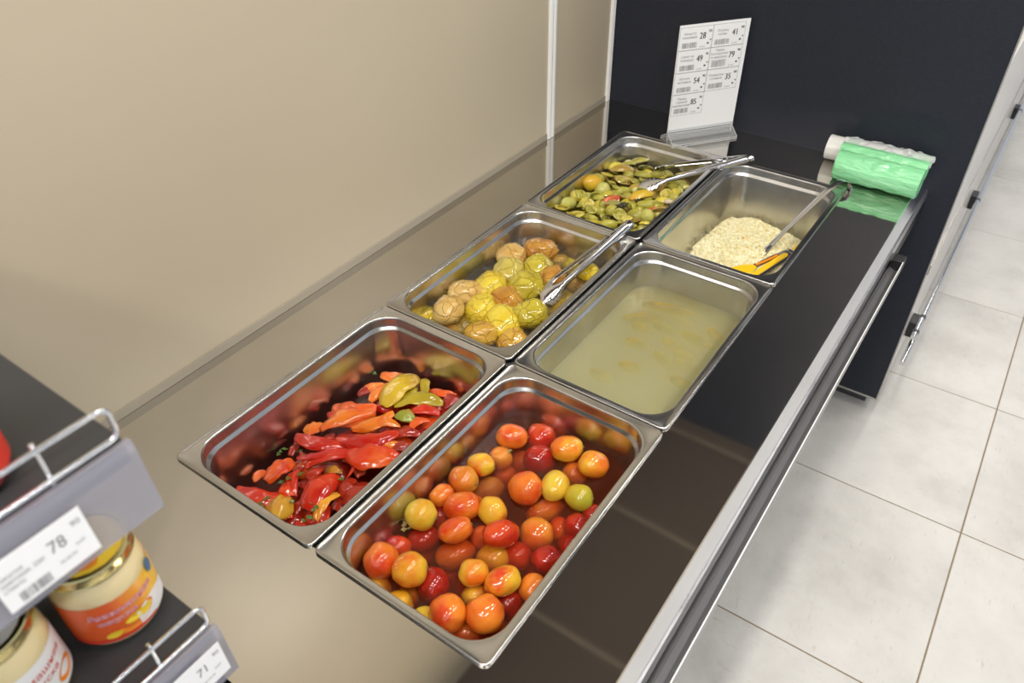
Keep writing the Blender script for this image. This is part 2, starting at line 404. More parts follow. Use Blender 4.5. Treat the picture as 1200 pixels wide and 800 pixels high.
# measured positions (metres) of the food in the trays
TOMATOES=[(0.4001, 0.4219, -0.0737, 0.0286, 0.0214, 'ro', 0), (0.4349, 0.4683, -0.0999, 0.0278, 0.0263, 'r', 1), (0.5018, 0.4542, -0.0736, 0.0281, 0.0225, 'oy', 0), (0.4617, 0.4213, -0.0998, 0.0284, 0.0255, 'dr', 1), (0.5602, 0.4472, -0.0738, 0.0261, 0.0234, 'oy', 0), (0.4024, 0.3812, -0.0952, 0.0213, 0.0198, 'o', 1), (0.3944, 0.334, -0.0745, 0.0248, 0.0193, 'ry', 0), (0.3894, 0.2866, -0.0739, 0.025, 0.0236, 'o', 0), (0.4153, 0.3767, -0.1326, 0.021, 0.021, 'ro', 2), (0.4151, 0.3233, -0.1195, 0.029, 0.0207, 'yo', 2), (0.4917, 0.3341, -0.0731, 0.028, 0.0267, 'ro', 0), (0.5303, 0.3666, -0.0738, 0.0227, 0.0267, 'y', 0), (0.5295, 0.4344, -0.1086, 0.0224, 0.021, 'o', 2), (0.5774, 0.3698, -0.0744, 0.0237, 0.0211, 'yg', 0), (0.5281, 0.3405, -0.1135, 0.0323, 0.0189, 'oy', 2), (0.3804, 0.2389, -0.074, 0.0212, 0.0172, 'ro', 0), (0.4255, 0.2391, -0.0733, 0.03, 0.0235, 'ro', 0), (0.4717, 0.2619, -0.0742, 0.0221, 0.024, 'oy', 0), (0.3815, 0.1842, -0.0679, 0.0246, 0.0246, 'y', 0), (0.448, 0.1911, -0.067, 0.0273, 0.019, 'ro', 0), (0.386, 0.2229, -0.1087, 0.02, 0.02, 'r', 2), (0.3949, 0.1709, -0.109, 0.0269, 0.0192, 'r', 1), (0.5144, 0.2282, -0.0677, 0.029, 0.0214, 'r', 0), (0.549, 0.2809, -0.0995, 0.0271, 0.0258, 'o', 1), (0.568, 0.3214, -0.1169, 0.0183, 0.0196, 'ro', 2), (0.599, 0.3297, -0.0953, 0.0207, 0.0207, 'dr', 1), (0.6097, 0.3647, -0.0926, 0.0171, 0.0171, 'dr', 1), (0.3776, 0.1257, -0.0945, 0.0215, 0.0177, 'r', 1), (0.3877, 0.0791, -0.0686, 0.0257, 0.0269, 'ro', 0), (0.455, 0.18, -0.1146, 0.0328, 0.0215, 'o', 1), (0.4417, 0.0876, -0.0576, 0.0254, 0.0254, 'oy', 0), (0.5114, 0.2061, -0.1103, 0.0263, 0.0226, 'oy', 1), (0.5201, 0.1459, -0.0709, 0.0223, 0.0205, 'oy', 0), (0.455, 0.156, -0.1511, 0.0183, 0.0195, 'r', 1), (0.4698, 0.1044, -0.0936, 0.0238, 0.0261, 'dr', 0), (0.5672, 0.1575, -0.0677, 0.0274, 0.0203, 'ry', 0), (0.5435, 0.2352, -0.1132, 0.0215, 0.0215, 'r', 2), (0.5928, 0.2464, -0.097, 0.025, 0.0212, 'dr', 1), (0.6068, 0.2931, -0.1052, 0.0191, 0.0191, 'dr', 2), (0.6043, 0.1877, -0.0965, 0.0217, 0.0229, 'ro', 1), (0.5322, 0.0677, -0.0684, 0.0253, 0.0265, 'ro', 0), (0.5773, 0.099, -0.0706, 0.0276, 0.0264, 'ro', 0), (0.5351, 0.1289, -0.1013, 0.0203, 0.0167, 'oy', 1), (0.4825, 0.1539, -0.1661, 0.0182, 0.017, 'r', 2), (0.5831, 0.1495, -0.1084, 0.0213, 0.0213, 'dr', 1), (0.3961, 0.0547, -0.1047, 0.0206, 0.0194, 'oy', 1), (0.4492, 0.0484, -0.0949, 0.0202, 0.0202, 'y', 1), (0.4975, 0.049, -0.0934, 0.0186, 0.0175, 'y', 1), (0.4414, 0.0771, -0.1148, 0.0169, 0.0169, 'o', 2), (0.5533, 0.0755, -0.1089, 0.0259, 0.0173, 'ro', 1), (0.5876, 0.1309, -0.1423, 0.021, 0.0187, 'o', 2), (0.3967, 0.1638, -0.148, 0.019, 0.0177, 'ro', 2), (0.4216, 0.2699, -0.1057, 0.0202, 0.0188, 'ro', 2), (0.4252, 0.4194, -0.1263, 0.0199, 0.0199, 'o', 2), (0.5783, 0.2408, -0.1343, 0.0186, 0.0186, 'r', 2), (0.4751, 0.2264, -0.1039, 0.0181, 0.0181, 'ro', 2)]
APPLES=[(0.0567, 0.9099, -0.0626, 0.0357, 0.0234, 'pale', 0), (0.1018, 0.9712, -0.0623, 0.0361, 0.0248, 'brown', 0), (0.089, 0.8497, -0.0622, 0.0369, 0.025, 'palegreen', 0), (0.1361, 0.906, -0.0627, 0.0339, 0.0241, 'green', 0), (0.1472, 0.9881, -0.0903, 0.0237, 0.018, 'tan', 1), (0.1873, 0.8901, -0.0637, 0.0269, 0.0236, 'brown', 0), (0.1826, 0.9808, -0.0832, 0.019, 0.0168, 'green', 1), (0.0899, 0.7759, -0.0619, 0.037, 0.0275, 'yellow', 0), (0.1599, 0.8205, -0.0615, 0.038, 0.0295, 'green', 0), (0.0622, 0.7227, -0.0622, 0.0366, 0.0251, 'pale', 0), (0.1491, 0.7537, -0.0627, 0.0331, 0.0248, 'brown', 0), (0.0809, 0.6344, -0.044, 0.0356, 0.0214, 'pale', 0), (0.1246, 0.6916, -0.0623, 0.0356, 0.0254, 'yellow', 0), (0.2365, 0.7256, -0.0487, 0.0353, 0.0262, 'green', 0), (0.0967, 0.6507, -0.092, 0.0305, 0.0244, 'olive', 1), (0.1918, 0.6807, -0.0614, 0.0398, 0.0288, 'yellow', 0), (0.1778, 0.6206, -0.0629, 0.0332, 0.0234, 'tan', 0), (0.0432, 0.6209, -0.0802, 0.0311, 0.018, 'yellow', 0), (0.2458, 0.6468, -0.0638, 0.03, 0.0194, 'tan', 0), (0.2499, 0.8177, -0.0895, 0.0291, 0.0239, 'olive', 1), (0.2503, 0.7417, -0.0915, 0.0211, 0.0171, 'brown', 1), (0.2517, 0.9487, -0.0559, 0.0217, 0.0174, 'yellow', 0), (0.2392, 0.9361, -0.0916, 0.0249, 0.0195, 'tan', 1), (0.096, 0.6116, -0.083, 0.02, 0.015, 'tan', 1), (0.2359, 0.8698, -0.0946, 0.0202, 0.017, 'olive', 2)]
SALAD=[(0.0173, 1.3245, 0.027, 0.0198, 'R', 'yo'), (0.0171, 1.3567, 0.0182, 0.0167, 'R', 'ol'), (0.0777, 1.32, 0.0213, 0.0195, 'R', 'pg'), (-0.0003, 1.2279, 0.0147, 0.0175, 'W', 'pg'), (0.0163, 1.261, 0.017, 0.0159, 'S', 'ol'), (0.0252, 1.2364, 0.0157, 0.0147, 'R', 'ye'), (0.0557, 1.2569, 0.0175, 0.0157, 'S', 'ol'), (0.0432, 1.1974, 0.02, 0.0145, 'R', 'pg'), (0.016, 1.1665, 0.0189, 0.013, 'S', 'ye'), (0.0817, 1.1738, 0.0231, 0.0115, 'W', 'ye'), (0.091, 1.2212, 0.0172, 0.0155, 'S', 'ye'), (0.1137, 1.1994, 0.0153, 0.0129, 'S', 'ol'), (0.12, 1.2324, 0.0144, 0.0171, 'W', 'ye'), (0.0828, 1.2726, 0.0147, 0.014, 'W', 'ol'), (0.1252, 1.2822, 0.0236, 0.0146, 'S', 'rd'), (0.1501, 1.2552, 0.0223, 0.0075, 'W', 'pg'), (0.1589, 1.2258, 0.0163, 0.0142, 'W', 'ol'), (0.1852, 1.2233, 0.0189, 0.0155, 'S', 'ol'), (0.2229, 1.2448, 0.0228, 0.0185, 'W', 'ol'), (0.2512, 1.248, 0.0174, 0.0167, 'R', 'pg'), (0.2472, 1.296, 0.0136, 0.0095, 'S', 'rd'), (0.1892, 1.3381, 0.032, 0.0139, 'W', 'yo'), (0.2191, 1.2992, 0.0205, 0.0116, 'W', 'ol'), (0.2326, 1.3977, 0.0158, 0.0158, 'S', 'ye'), (0.2548, 1.3996, 0.0154, 0.0126, 'R', 'ol'), (0.2429, 1.3615, 0.0208, 0.0118, 'W', 'ye'), (0.2609, 1.3441, 0.0206, 0.0103, 'W', 'br'), (0.243, 1.4401, 0.0185, 0.0135, 'S', 'pg'), (0.1825, 1.3772, 0.0275, 0.0106, 'W', 'ol'), (0.1591, 1.4897, 0.0205, 0.0117, 'R', 'ol'), (0.1849, 1.507, 0.0154, 0.0117, 'S', 'ol'), (0.1294, 1.4603, 0.0219, 0.0095, 'W', 'ol'), (0.0983, 1.4112, 0.029, 0.0181, 'S', 'br'), (0.0672, 1.4568, 0.034, 0.0133, 'W', 'br'), (0.0308, 1.4616, 0.0194, 0.0157, 'W', 'ye'), (0.0401, 1.5026, 0.0249, 0.0105, 'W', 'ye'), (0.0806, 1.5298, 0.0249, 0.0105, 'W', 'ol'), (0.1167, 1.5046, 0.0223, 0.0111, 'W', 'ol'), (0.0277, 1.411, 0.0191, 0.011, 'S', 'ye'), (0.0427, 1.3738, 0.0174, 0.0138, 'W', 'br'), (0.0814, 1.3675, 0.0115, 0.0115, 'W', 'ye'), (0.1064, 1.3482, 0.0128, 0.0149, 'S', 'ol'), (0.1276, 1.3535, 0.0192, 0.0099, 'W', 'ol'), (0.1454, 1.3173, 0.0147, 0.0105, 'S', 'br'), (0.191, 1.2761, 0.013, 0.0144, 'W', 'ol'), (0.2081, 1.2549, 0.0129, 0.0095, 'W', 'ye'), (0.1414, 1.162, 0.018, 0.0127, 'W', 'ye'), (0.1226, 1.1612, 0.0114, 0.0114, 'W', 'ol'), (0.1049, 1.1516, 0.0127, 0.0074, 'S', 'ye'), (0.1888, 1.159, 0.0198, 0.0086, 'W', 'ol'), (0.265, 1.2105, 0.0145, 0.0086, 'W', 'ye'), (0.2391, 1.2107, 0.0139, 0.0106, 'W', 'br'), (0.2667, 1.2945, 0.0243, 0.0128, 'W', 'br'), (0.1473, 1.4376, 0.0188, 0.0116, 'S', 'ol'), (0.1912, 1.4142, 0.0221, 0.0093, 'W', 'br'), (0.1274, 1.4215, 0.0152, 0.013, 'S', 'ol'), (0.2195, 1.535, 0.0191, 0.011, 'W', 'br'), (0.24, 1.4833, 0.0223, 0.0108, 'W', 'br'), (0.1973, 1.4455, 0.0187, 0.0108, 'W', 'ol'), (0.069, 1.4922, 0.0187, 0.0112, 'W', 'ol'), (0.1075, 1.2961, 0.014, 0.0105, 'W', 'ye'), (0.0482, 1.1634, 0.0136, 0.0089, 'W', 'ye'), (0.1648, 1.1779, 0.0167, 0.0087, 'W', 'ol'), (0.2038, 1.1963, 0.0166, 0.0086, 'S', 'ol'), (0.206, 1.4882, 0.016, 0.0094, 'W', 'ol'), (0.1524, 1.3971, 0.0171, 0.01, 'S', 'br'), (0.2153, 1.3514, 0.0153, 0.009, 'W', 'br'), (0.1446, 1.3739, 0.0156, 0.0092, 'W', 'br'), (0.0761, 1.4103, 0.016, 0.0095, 'W', 'ol'), (0.2189, 1.2065, 0.0166, 0.0106, 'S', 'ye'), (0.2249, 1.3324, 0.0152, 0.009, 'S', 'ol'), (0.2426, 1.3276, 0.0151, 0.0089, 'W', 'ol')]
PEPPERS=[(0.0294, 0.4426, 0.0921, 0.4755, -0.122, 0.02, 'or', 0.3), (0.037, 0.3932, 0.0735, 0.4214, -0.12, 0.0178, 'or', 0.2), (0.0897, 0.4309, 0.0903, 0.3632, -0.114, 0.0147, 'or', 0.2), (0.1234, 0.4689, 0.1296, 0.3622, -0.106, 0.0418, 'ye', 0.25), (0.1355, 0.4782, 0.1688, 0.4413, -0.114, 0.0194, 'yg', 0.2), (0.1395, 0.4486, 0.1416, 0.3829, -0.116, 0.0227, 'yg', 0.2), (0.219, 0.4408, 0.1417, 0.3789, -0.108, 0.0291, 'yg', 0.25), (0.1648, 0.4618, 0.2194, 0.4836, -0.12, 0.0211, 'ro', 0.3), (0.2328, 0.478, 0.2228, 0.4351, -0.118, 0.0242, 'dr', 0.3), (0.0294, 0.3045, 0.1066, 0.3515, -0.11, 0.0428, 'ro', 0.25), (0.0166, 0.2948, 0.0518, 0.2723, -0.114, 0.0187, 're', 0.3), (0.0735, 0.2448, 0.1258, 0.3372, -0.102, 0.0283, 'or', 0.2), (0.1193, 0.2809, 0.1562, 0.3629, -0.106, 0.0217, 'or', 0.2), (0.1684, 0.3549, 0.2066, 0.3668, -0.102, 0.0284, 'gr', 0.2), (0.1784, 0.383, 0.2319, 0.4139, -0.11, 0.0203, 're', 0.2), (0.2137, 0.3425, 0.2287, 0.3863, -0.108, 0.0183, 'ro', 0.2), (0.1206, 0.2399, 0.2076, 0.3212, -0.098, 0.0292, 're', 0.3), (0.0383, 0.2066, 0.144, 0.2468, -0.104, 0.026, 're', 0.5), (0.1661, 0.2514, 0.2211, 0.305, -0.104, 0.0177, 'or', 0.2), (0.0275, 0.2273, 0.0407, 0.2646, -0.114, 0.0268, 'or', 0.2), (0.0183, 0.2076, 0.0364, 0.2063, -0.112, 0.0132, 're', 0.2), (0.0946, 0.1647, 0.1605, 0.2356, -0.098, 0.0143, 're', 0.5), (0.1215, 0.1602, 0.171, 0.2245, -0.1, 0.0157, 're', 0.5), (0.1567, 0.2297, 0.2483, 0.2746, -0.102, 0.0476, 'ro', 0.3), (0.1957, 0.3129, 0.2374, 0.3497, -0.112, 0.0197, 'dr', 0.2), (0.14, 0.2928, 0.1954, 0.3391, -0.104, 0.0182, 'or', 0.2), (0.2123, 0.2898, 0.2416, 0.31, -0.11, 0.0226, 'dr', 0.3), (0.0698, 0.2094, 0.1113, 0.2272, -0.116, 0.0196, 're', 0.3), (0.1058, 0.3609, 0.1381, 0.3711, -0.118, 0.0206, 're', 0.3), (0.0494, 0.3693, 0.0626, 0.4064, -0.124, 0.0177, 'dr', 0.3), (0.1858, 0.4147, 0.22, 0.4381, -0.122, 0.0241, 'dr', 0.3), (0.1007, 0.2601, 0.1477, 0.2868, -0.118, 0.0198, 'dr', 0.2), (0.0341, 0.0589, 0.1259, 0.1042, -0.118, 0.0324, 're', 0.35), (0.0821, 0.1, 0.0885, 0.1621, -0.11, 0.0353, 'ro', 0.5), (0.1436, 0.1093, 0.1052, 0.1669, -0.118, 0.0175, 're', 0.4), (0.1088, 0.1207, 0.1426, 0.1082, -0.114, 0.015, 'ro', 0.3), (0.1276, 0.0613, 0.1633, 0.0927, -0.112, 0.0338, 'br', 0.6), (0.1506, 0.0578, 0.1723, 0.0794, -0.12, 0.0134, 'ro', 0.2), (0.1928, 0.0937, 0.1787, 0.1823, -0.106, 0.0387, 're', 0.4), (0.2193, 0.091, 0.21, 0.1561, -0.112, 0.0247, 'oy', 0.4), (0.138, 0.1475, 0.1406, 0.1865, -0.11, 0.0141, 'dr', 0.4), (0.2018, 0.1888, 0.1519, 0.203, -0.104, 0.0129, 're', 0.8), (0.1467, 0.1858, 0.1746, 0.1974, -0.116, 0.0142, 'br', 0.4), (0.035, 0.097, 0.0465, 0.1237, -0.126, 0.0143, 'or', 0.3), (0.2015, 0.1995, 0.2177, 0.1567, -0.118, 0.0197, 'dr', 0.4), (0.2277, 0.2085, 0.2304, 0.1466, -0.12, 0.0276, 'dr', 0.3), (0.0891, 0.0582, 0.1168, 0.0635, -0.122, 0.0125, 'ro', 0.2), (0.1209, 0.1376, 0.1453, 0.1399, -0.126, 0.014, 'dr', 0.3), (0.1694, 0.0865, 0.159, 0.1207, -0.126, 0.016, 'dr', 0.3), (0.0571, 0.1773, 0.0469, 0.2063, -0.126, 0.0123, 'dr', 0.3), (0.0823, 0.1819, 0.0854, 0.1919, -0.118, 0.0145, 're', 0.4)]
HERBS=[(0.1181, 0.1235, -0.1), (0.1135, 0.1095, -0.1), (0.1961, 0.107, -0.1), (0.1956, 0.1135, -0.1), (0.1735, 0.1472, -0.1), (0.1892, 0.1367, -0.1), (0.1843, 0.2209, -0.1), (0.2002, 0.2093, -0.1), (0.1227, 0.0702, -0.1), (0.1361, 0.0556, -0.1), (0.1523, 0.082, -0.1), (0.211, 0.0839, -0.1), (0.2082, 0.0985, -0.1), (0.2078, 0.1049, -0.1), (0.1994, 0.1758, -0.1), (0.1276, 0.1409, -0.1), (0.1455, 0.1905, -0.1), (0.0999, 0.1763, -0.1), (0.0995, 0.1327, -0.1), (0.1222, 0.0562, -0.1), (0.1015, 0.1248, -0.1), (0.1622, 0.0922, -0.1), (0.2095, 0.0764, -0.1), (0.2168, 0.0814, -0.1), (0.0398, 0.1667, -0.12), (0.0412, 0.1783, -0.12), (0.0674, 0.191, -0.12), (0.0331, 0.439, -0.12)]
PICKLES=[[(0.4003, 0.9619, -0.095), (0.4989, 0.9991, -0.095)], [(0.3847, 0.8979, -0.095), (0.4498, 0.9481, -0.095)], [(0.4855, 0.9666, -0.095), (0.5068, 0.9752, -0.095)], [(0.4195, 0.8815, -0.095), (0.4458, 0.905, -0.095)], [(0.4647, 0.9179, -0.095), (0.4802, 0.9251, -0.095)], [(0.5127, 0.9225, -0.095), (0.5831, 0.9214, -0.095)], [(0.5773, 0.9555, -0.095), (0.5902, 0.9533, -0.095)], [(0.4986, 0.8746, -0.095), (0.5321, 0.8813, -0.095)], [(0.537, 0.8582, -0.095), (0.5638, 0.8713, -0.095)], [(0.4314, 0.8233, -0.095), (0.4617, 0.8494, -0.095)], [(0.5129, 0.821, -0.095), (0.5279, 0.821, -0.095)], [(0.4185, 0.7011, -0.095), (0.4427, 0.7127, -0.095)], [(0.4637, 0.7519, -0.095), (0.4796, 0.7678, -0.095)], [(0.5765, 0.775, -0.095), (0.5891, 0.7788, -0.095)], [(0.5607, 0.8333, -0.095), (0.5737, 0.837, -0.095)], [(0.3837, 0.9875, -0.095), (0.3946, 0.9924, -0.095)]]
CABBAGE=[(0.3679, 1.5114, -0.14), (0.409, 1.5454, -0.14), (0.4578, 1.5597, -0.14), (0.5301, 1.5362, -0.14), (0.5972, 1.535, -0.14), (0.6265, 1.4332, -0.14), (0.6183, 1.3446, -0.14), (0.5609, 1.2907, -0.14), (0.4687, 1.2738, -0.14), (0.36, 1.2741, -0.14), (0.3484, 1.3102, -0.14), (0.3579, 1.408, -0.14)]

def settle(root):
    def desc(o):
        for c in o.children:
            yield c
            yield from desc(c)
    ds = [d for d in desc(root) if d.type == 'MESH'] + ([root] if root.type == 'MESH' else [])
    vs = [v.co for d in ds for v in d.data.vertices]
    loc = Vector(((min(v.x for v in vs) + max(v.x for v in vs)) / 2, (min(v.y for v in vs) + max(v.y for v in vs)) / 2, min(v.z for v in vs)))
    root.location = loc; T = Matrix.Translation(-loc)
    done = set()
    for d in ds:
        if d.data.name not in done: d.data.transform(T); done.add(d.data.name)
    return root
def E0(name, label, cat, group=None): return empty(name, (0, 0, 0), label, cat, group)
ORD = ['first', 'second', 'third', 'fourth', 'fifth', 'sixth', 'seventh', 'eighth', 'ninth', 'tenth', 'eleventh', 'twelfth']
def rows(pts, nr):
    """pts (x, y) -> phrase naming the place in the tray: row from the far end, then place in the row from the wall side"""
    idx = sorted(range(len(pts)), key=lambda i: -pts[i][1])
    per = math.ceil(len(pts) / nr); out = {}
    for r_ in range(nr):
        row = sorted(idx[r_ * per:(r_ + 1) * per], key=lambda i: pts[i][0])
        for k, i in enumerate(row): out[i] = (ORD[k], ORD[r_])
    return out

# ================================================================ structure
WALLX, PY = -0.160, 1.765
FZ = -0.836
struct(MB().box(WALLX - 0.04, -2.4, FZ, WALLX, 7.0, 2.2).make('wall_left', M['wall']))
tr = MB().profile_y([(WALLX, 0), (WALLX + 0.006, 0), (WALLX + 0.010, 0.004), (WALLX + 0.010, 0)], 0, 1)
def vtrim(name, y, w, d):
    b = MB(); P_ = [(WALLX, y - w / 2), (WALLX + d * 0.6, y - w / 2), (WALLX + d, y - w * 0.32), (WALLX + d, y - w * 0.12), (WALLX + d * 0.7, y), (WALLX + d, y + w * 0.12), (WALLX + d, y + w * 0.32), (WALLX + d * 0.6, y + w / 2), (WALLX, y + w / 2)]
    b.loops([[(x, yy, 0.001) for x, yy in P_], [(x, yy, 2.19) for x, yy in P_]], cap0=True, cap1=True)
    return struct(b.make(name, M['white_trim'], ang=30))
vtrim('trim_1', 1.417, 0.036, 0.007)
vtrim('trim_2', 1.752, 0.022, 0.008)
struct(MB().box(WALLX, -0.198, 0.0, WALLX + 0.003, PY - 0.014, 0.019).make('baseboard_left', M['joint'], bevel=0.001))
ce = struct(MB().box(-0.2, -2.4, 2.2, 4.2, 9.0, 2.26).make('ceiling', M['ceiling']))
for y in (0.55, 1.22, 1.95, 2.62, 3.3):  # unseen strips added so the worktop mirrors pale streaks
    MB().box(-0.15, y, 2.188, 4.1, y + 0.025, 2.1995).make('streak_strip', M['streak_strip'], ce)
fl = struct(MB().box(-0.2, -2.4, FZ - 0.06, 4.2, 10.0, FZ - 0.0022).make('floor', M['grout']))
def tile_mesh():
    h = 0.2982; c = 0.0012
    return mesh('floor_tile', [(-h, -h, -0.002), (h, -h, -0.002), (h, h, -0.002), (-h, h, -0.002), (-h, -h, -c), (h, -h, -c), (h, h, -c), (-h, h, -c), (-h + c, -h + c, 0), (h - c, -h + c, 0), (h - c, h - c, 0), (-h + c, h - c, 0)],
                [(0, 1, 5, 4), (1, 2, 6, 5), (2, 3, 7, 6), (3, 0, 4, 7), (4, 5, 9, 8), (5, 6, 10, 9), (6, 7, 11, 10), (7, 4, 8, 11), (8, 9, 10, 11)], M['tile'], fl)
ft = tile_mesh(); ca, sa = math.cos(0.0059), math.sin(0.0059); first = True
for i in range(-2, 5):
    for j in range(-5, 14):
        u, v = (i + 0.5) * 0.6, (j + 0.5) * 0.6
        x, y = 1.2347 + u * ca - v * sa, 1.427 + u * sa + v * ca
        if x + 0.3 > 4.2 or x - 0.3 < -0.2 or y - 0.3 < -2.4: continue
        o = ft if first else ft.copy()
        if not first: COL.objects.link(o)
        first = False; o.location = (x, y, FZ); o.rotation_euler.z = 0.0059 + (PI / 2) * random.choice((0, 1, 2, 3))

# ================================================================ end panel
pn = E0('end_panel', 'tall matt black laminate panel closing the far end of the counter', 'panel')
MB().box(WALLX + 0.002, PY, -0.765, 0.8915, PY + 0.018, 1.21).make('board', M['laminate'], pn)
MB().box(0.8917, PY - 0.001, -0.765, 0.8950, PY + 0.019, 1.21).make('edge_band', M['silver_edge'], pn, bevel=0.0006)
MB().box(WALLX + 0.002, PY - 0.001, -0.772, 0.8950, PY + 0.019, -0.7652).make('bottom_band', M['silver_edge'], pn, bevel=0.0006)
for x in (0.0, 0.45): MB().tube([(x, PY + 0.009, FZ), (x, PY + 0.009, -0.772)], 0.008, 12).make('foot', M['dark_metal'], pn, smooth=False)
settle(pn)

# ================================================================ counter
X0, X1, Y0, Y1 = 0.008, 0.650, 0.008, 1.566
ct = E0('counter', 'polished dark metal deli counter holding six food trays', 'counter')
TB = -0.024
wt = MB()
xs = [WALLX + 0.001, X0, X1, 0.802]; ys = [-0.2, Y0, Y1, PY - 0.0005]
for z, flip in ((0, 0), (TB, 1)):
    for a in range(3):
        for b in range(3):
            if a == 1 and b == 1: continue
            wt.quad((xs[a], ys[b], z), (xs[a + 1], ys[b], z), (xs[a + 1], ys[b + 1], z), (xs[a], ys[b + 1], z))
for a, b in (((xs[0], ys[0]), (xs[3], ys[0])), ((xs[3], ys[0]), (xs[3], ys[3])), ((xs[3], ys[3]), (xs[0], ys[3])), ((xs[0], ys[3]), (xs[0], ys[0])),
             ((X0, Y0), (X1, Y0)), ((X1, Y0), (X1, Y1)), ((X1, Y1), (X0, Y1)), ((X0, Y1), (X0, Y0))):
    wt.quad((*a, 0), (*b, 0), (*b, TB), (*a, TB))
wt.make('worktop', M['worktop'], ct)
for y in (0.5215, 1.0485): MB().box(X0, y - 0.007, -0.02, X1, y + 0.007, -0.004).make('cross_bar', M['dark_metal'], ct)
MB().box(0.323, Y0, -0.02, 0.333, Y1, -0.0045).make('centre_bar', M['dark_metal'], ct)
MB().box(0.700, -0.19, -0.70, 0.718, PY - 0.001, TB).make('front_panel', M['laminate'], ct)
MB().box(-0.15, -0.19, -0.70, 0.700, -0.172, TB).make('side_panel', M['laminate'], ct)
MB().box(-0.15, -0.17, -0.70, 0.700, PY - 0.002, -0.684).make('bottom_board', M['laminate'], ct)
MB().box(-0.10, -0.15, FZ, 0.66, PY - 0.01, -0.70).make('plinth', M['laminate'], ct)
MB().profile_y([(0.8022, 0.0022), (0.8045, 0.0026), (0.8190, -0.0300), (0.8180, -0.0310), (0.8035, -0.0010), (0.8022, -0.002)], -0.2, PY - 0.001).make('edge_strip', M['alu'], ct)
MB().profile_y([(0.8192, -0.0302), (0.8230, -0.0318), (0.8250, -0.0560), (0.8223, -0.0565), (0.8205, -0.0345), (0.8185, -0.0330)], -0.2, PY - 0.001).make('edge_lip', M['alu2'], ct)
MB().profile_y([(0.8020, -0.0245), (0.8100, -0.0245), (0.8225, -0.0760), (0.8260, -0.0950), (0.8020, -0.0950)], -0.2, PY - 0.001).make('edge_backing', M['black'], ct)
MB().profile_y([(0.8275, -0.0860), (0.8300, -0.0850), (0.8400, -0.0905), (0.8480, -0.0880), (0.8518, -0.0640), (0.8530, -0.0640), (0.8530, -0.0920), (0.8420, -0.0945), (0.8275, -0.0900)], -0.2, 1.415).make('ticket_channel', M['channel'], ct, ang=25)
MB().box(0.8510, -0.2, -0.0638, 0.8528, 1.415, -0.0622).make('channel_lip', M['white'], ct)
MB().box(0.8270, 1.4155, -0.094, 0.8535, 1.45, -0.064).make('channel_end_cap', M['black'], ct, bevel=0.001)
settle(ct)

# ================================================================ trays
def make_pan(name, x0, y0, w, l, label):
    b = MB()
    prof = [(0.0006, -0.0030, 0.013), (0.0, -0.0008, 0.013), (0.0006, 0.0012, 0.0125), (0.0020, 0.0022, 0.012), (0.0036, 0.0018, 0.0115), (0.0046, 0.0008, 0.011),
            (0.012, 0.0006, 0.058), (0.0138, 0.0003, 0.058), (0.0152, -0.0016, 0.057), (0.0160, -0.005, 0.056), (0.0175, -0.0190, 0.055), (0.0182, -0.0215, 0.055), (0.0222, -0.0245, 0.053), (0.0232, -0.0275, 0.052),
            (0.0330, -0.186, 0.048), (0.0350, -0.193, 0.046), (0.041, -0.1985, 0.041), (0.050, -0.2, 0.034)]
    Ls = [rrect(x0 + i, y0 + i, x0 + w - i, y0 + l - i, r, z + 0.003, 12) for i, z, r in prof]
    b.loops(Ls, cap1=True)
    o = mesh(name, b.v, b.f, M['pan'])
    for p_ in o.data.polygons: p_.use_smooth = True
    auto(o, 55)
    md = o.modifiers.new('thickness', 'SOLIDIFY'); md.thickness = 0.0008; md.offset = -1
    tag(o, label, 'tray', 'steel food trays set into the counter'); settle(o); return o
PW = 0.3245
PX = {0: 0.0, 1: 0.3312}; PR = [(0.0, 0.5205), (0.5225, 0.525), (1.0495, 0.5245)]
make_pan('food_tray', PX[0], PR[0][0], PW, PR[0][1], 'steel tray of roasted red peppers, front row on the wall side')
make_pan('food_tray', PX[1], PR[0][0], PW, PR[0][1], 'steel tray full of pickled tomatoes, front row on the aisle side')
make_pan('food_tray', PX[0], PR[1][0], PW, PR[1][1], 'steel tray of soaked apples with tongs laid in it')
make_pan('food_tray', PX[1], PR[1][0], PW, PR[1][1], 'steel tray of cloudy pickle brine, middle row on the aisle side')
make_pan('food_tray', PX[0], PR[2][0], PW, PR[2][1], 'steel tray of green tomato salad, far row on the wall side')
make_pan('food_tray', PX[1], PR[2][0], PW, PR[2][1], 'steel tray of shredded cabbage beside the green bag rolls')
def inset_at(z): return 0.0232 + (0.0330 - 0.0232) * min(1, max(0, (-z - 0.0275) / 0.158))
def make_liquid(name, c, r_, lvl, mat, label, group=None):
    x0, y0, l = PX[c], PR[r_][0], PR[r_][1]; b = MB()
    Ls = []
    for z in (lvl, -0.12 if lvl > -0.12 else lvl - 0.02, -0.185, -0.194):
        i = inset_at(z) + 0.0002; rr = 0.050 - 0.004 * (z < -0.15)
        if z == -0.194: i += 0.012; rr = 0.04
        Ls.append(rrect(x0 + i, y0 + i, x0 + PW - i, y0 + l - i, rr, z, 12))
    b.loops(Ls, cap0=True, cap1=True)
    o = mesh(name, b.v, b.f, mat); tag(o, label, 'brine', None, 'stuff'); settle(o); return o
make_liquid('brine', 1, 0, -0.080, M['liq_tomato'], 'cloudy reddish brown brine around the pickled tomatoes')
make_liquid('brine', 0, 1, -0.062, M['liq_apple'], 'clear greyish brine around the soaked apples')
make_liquid('brine', 1, 1, -0.082, M['liq_broth'], 'cloudy yellow green brine filling the middle tray on the aisle side')
make_liquid('oil', 0, 0, -0.146, M['liq_pepper'], 'dark red oil under the roasted peppers')
make_liquid('brine', 0, 2, -0.064, M['liq_salad'], 'olive brine between the pieces of green tomato salad')
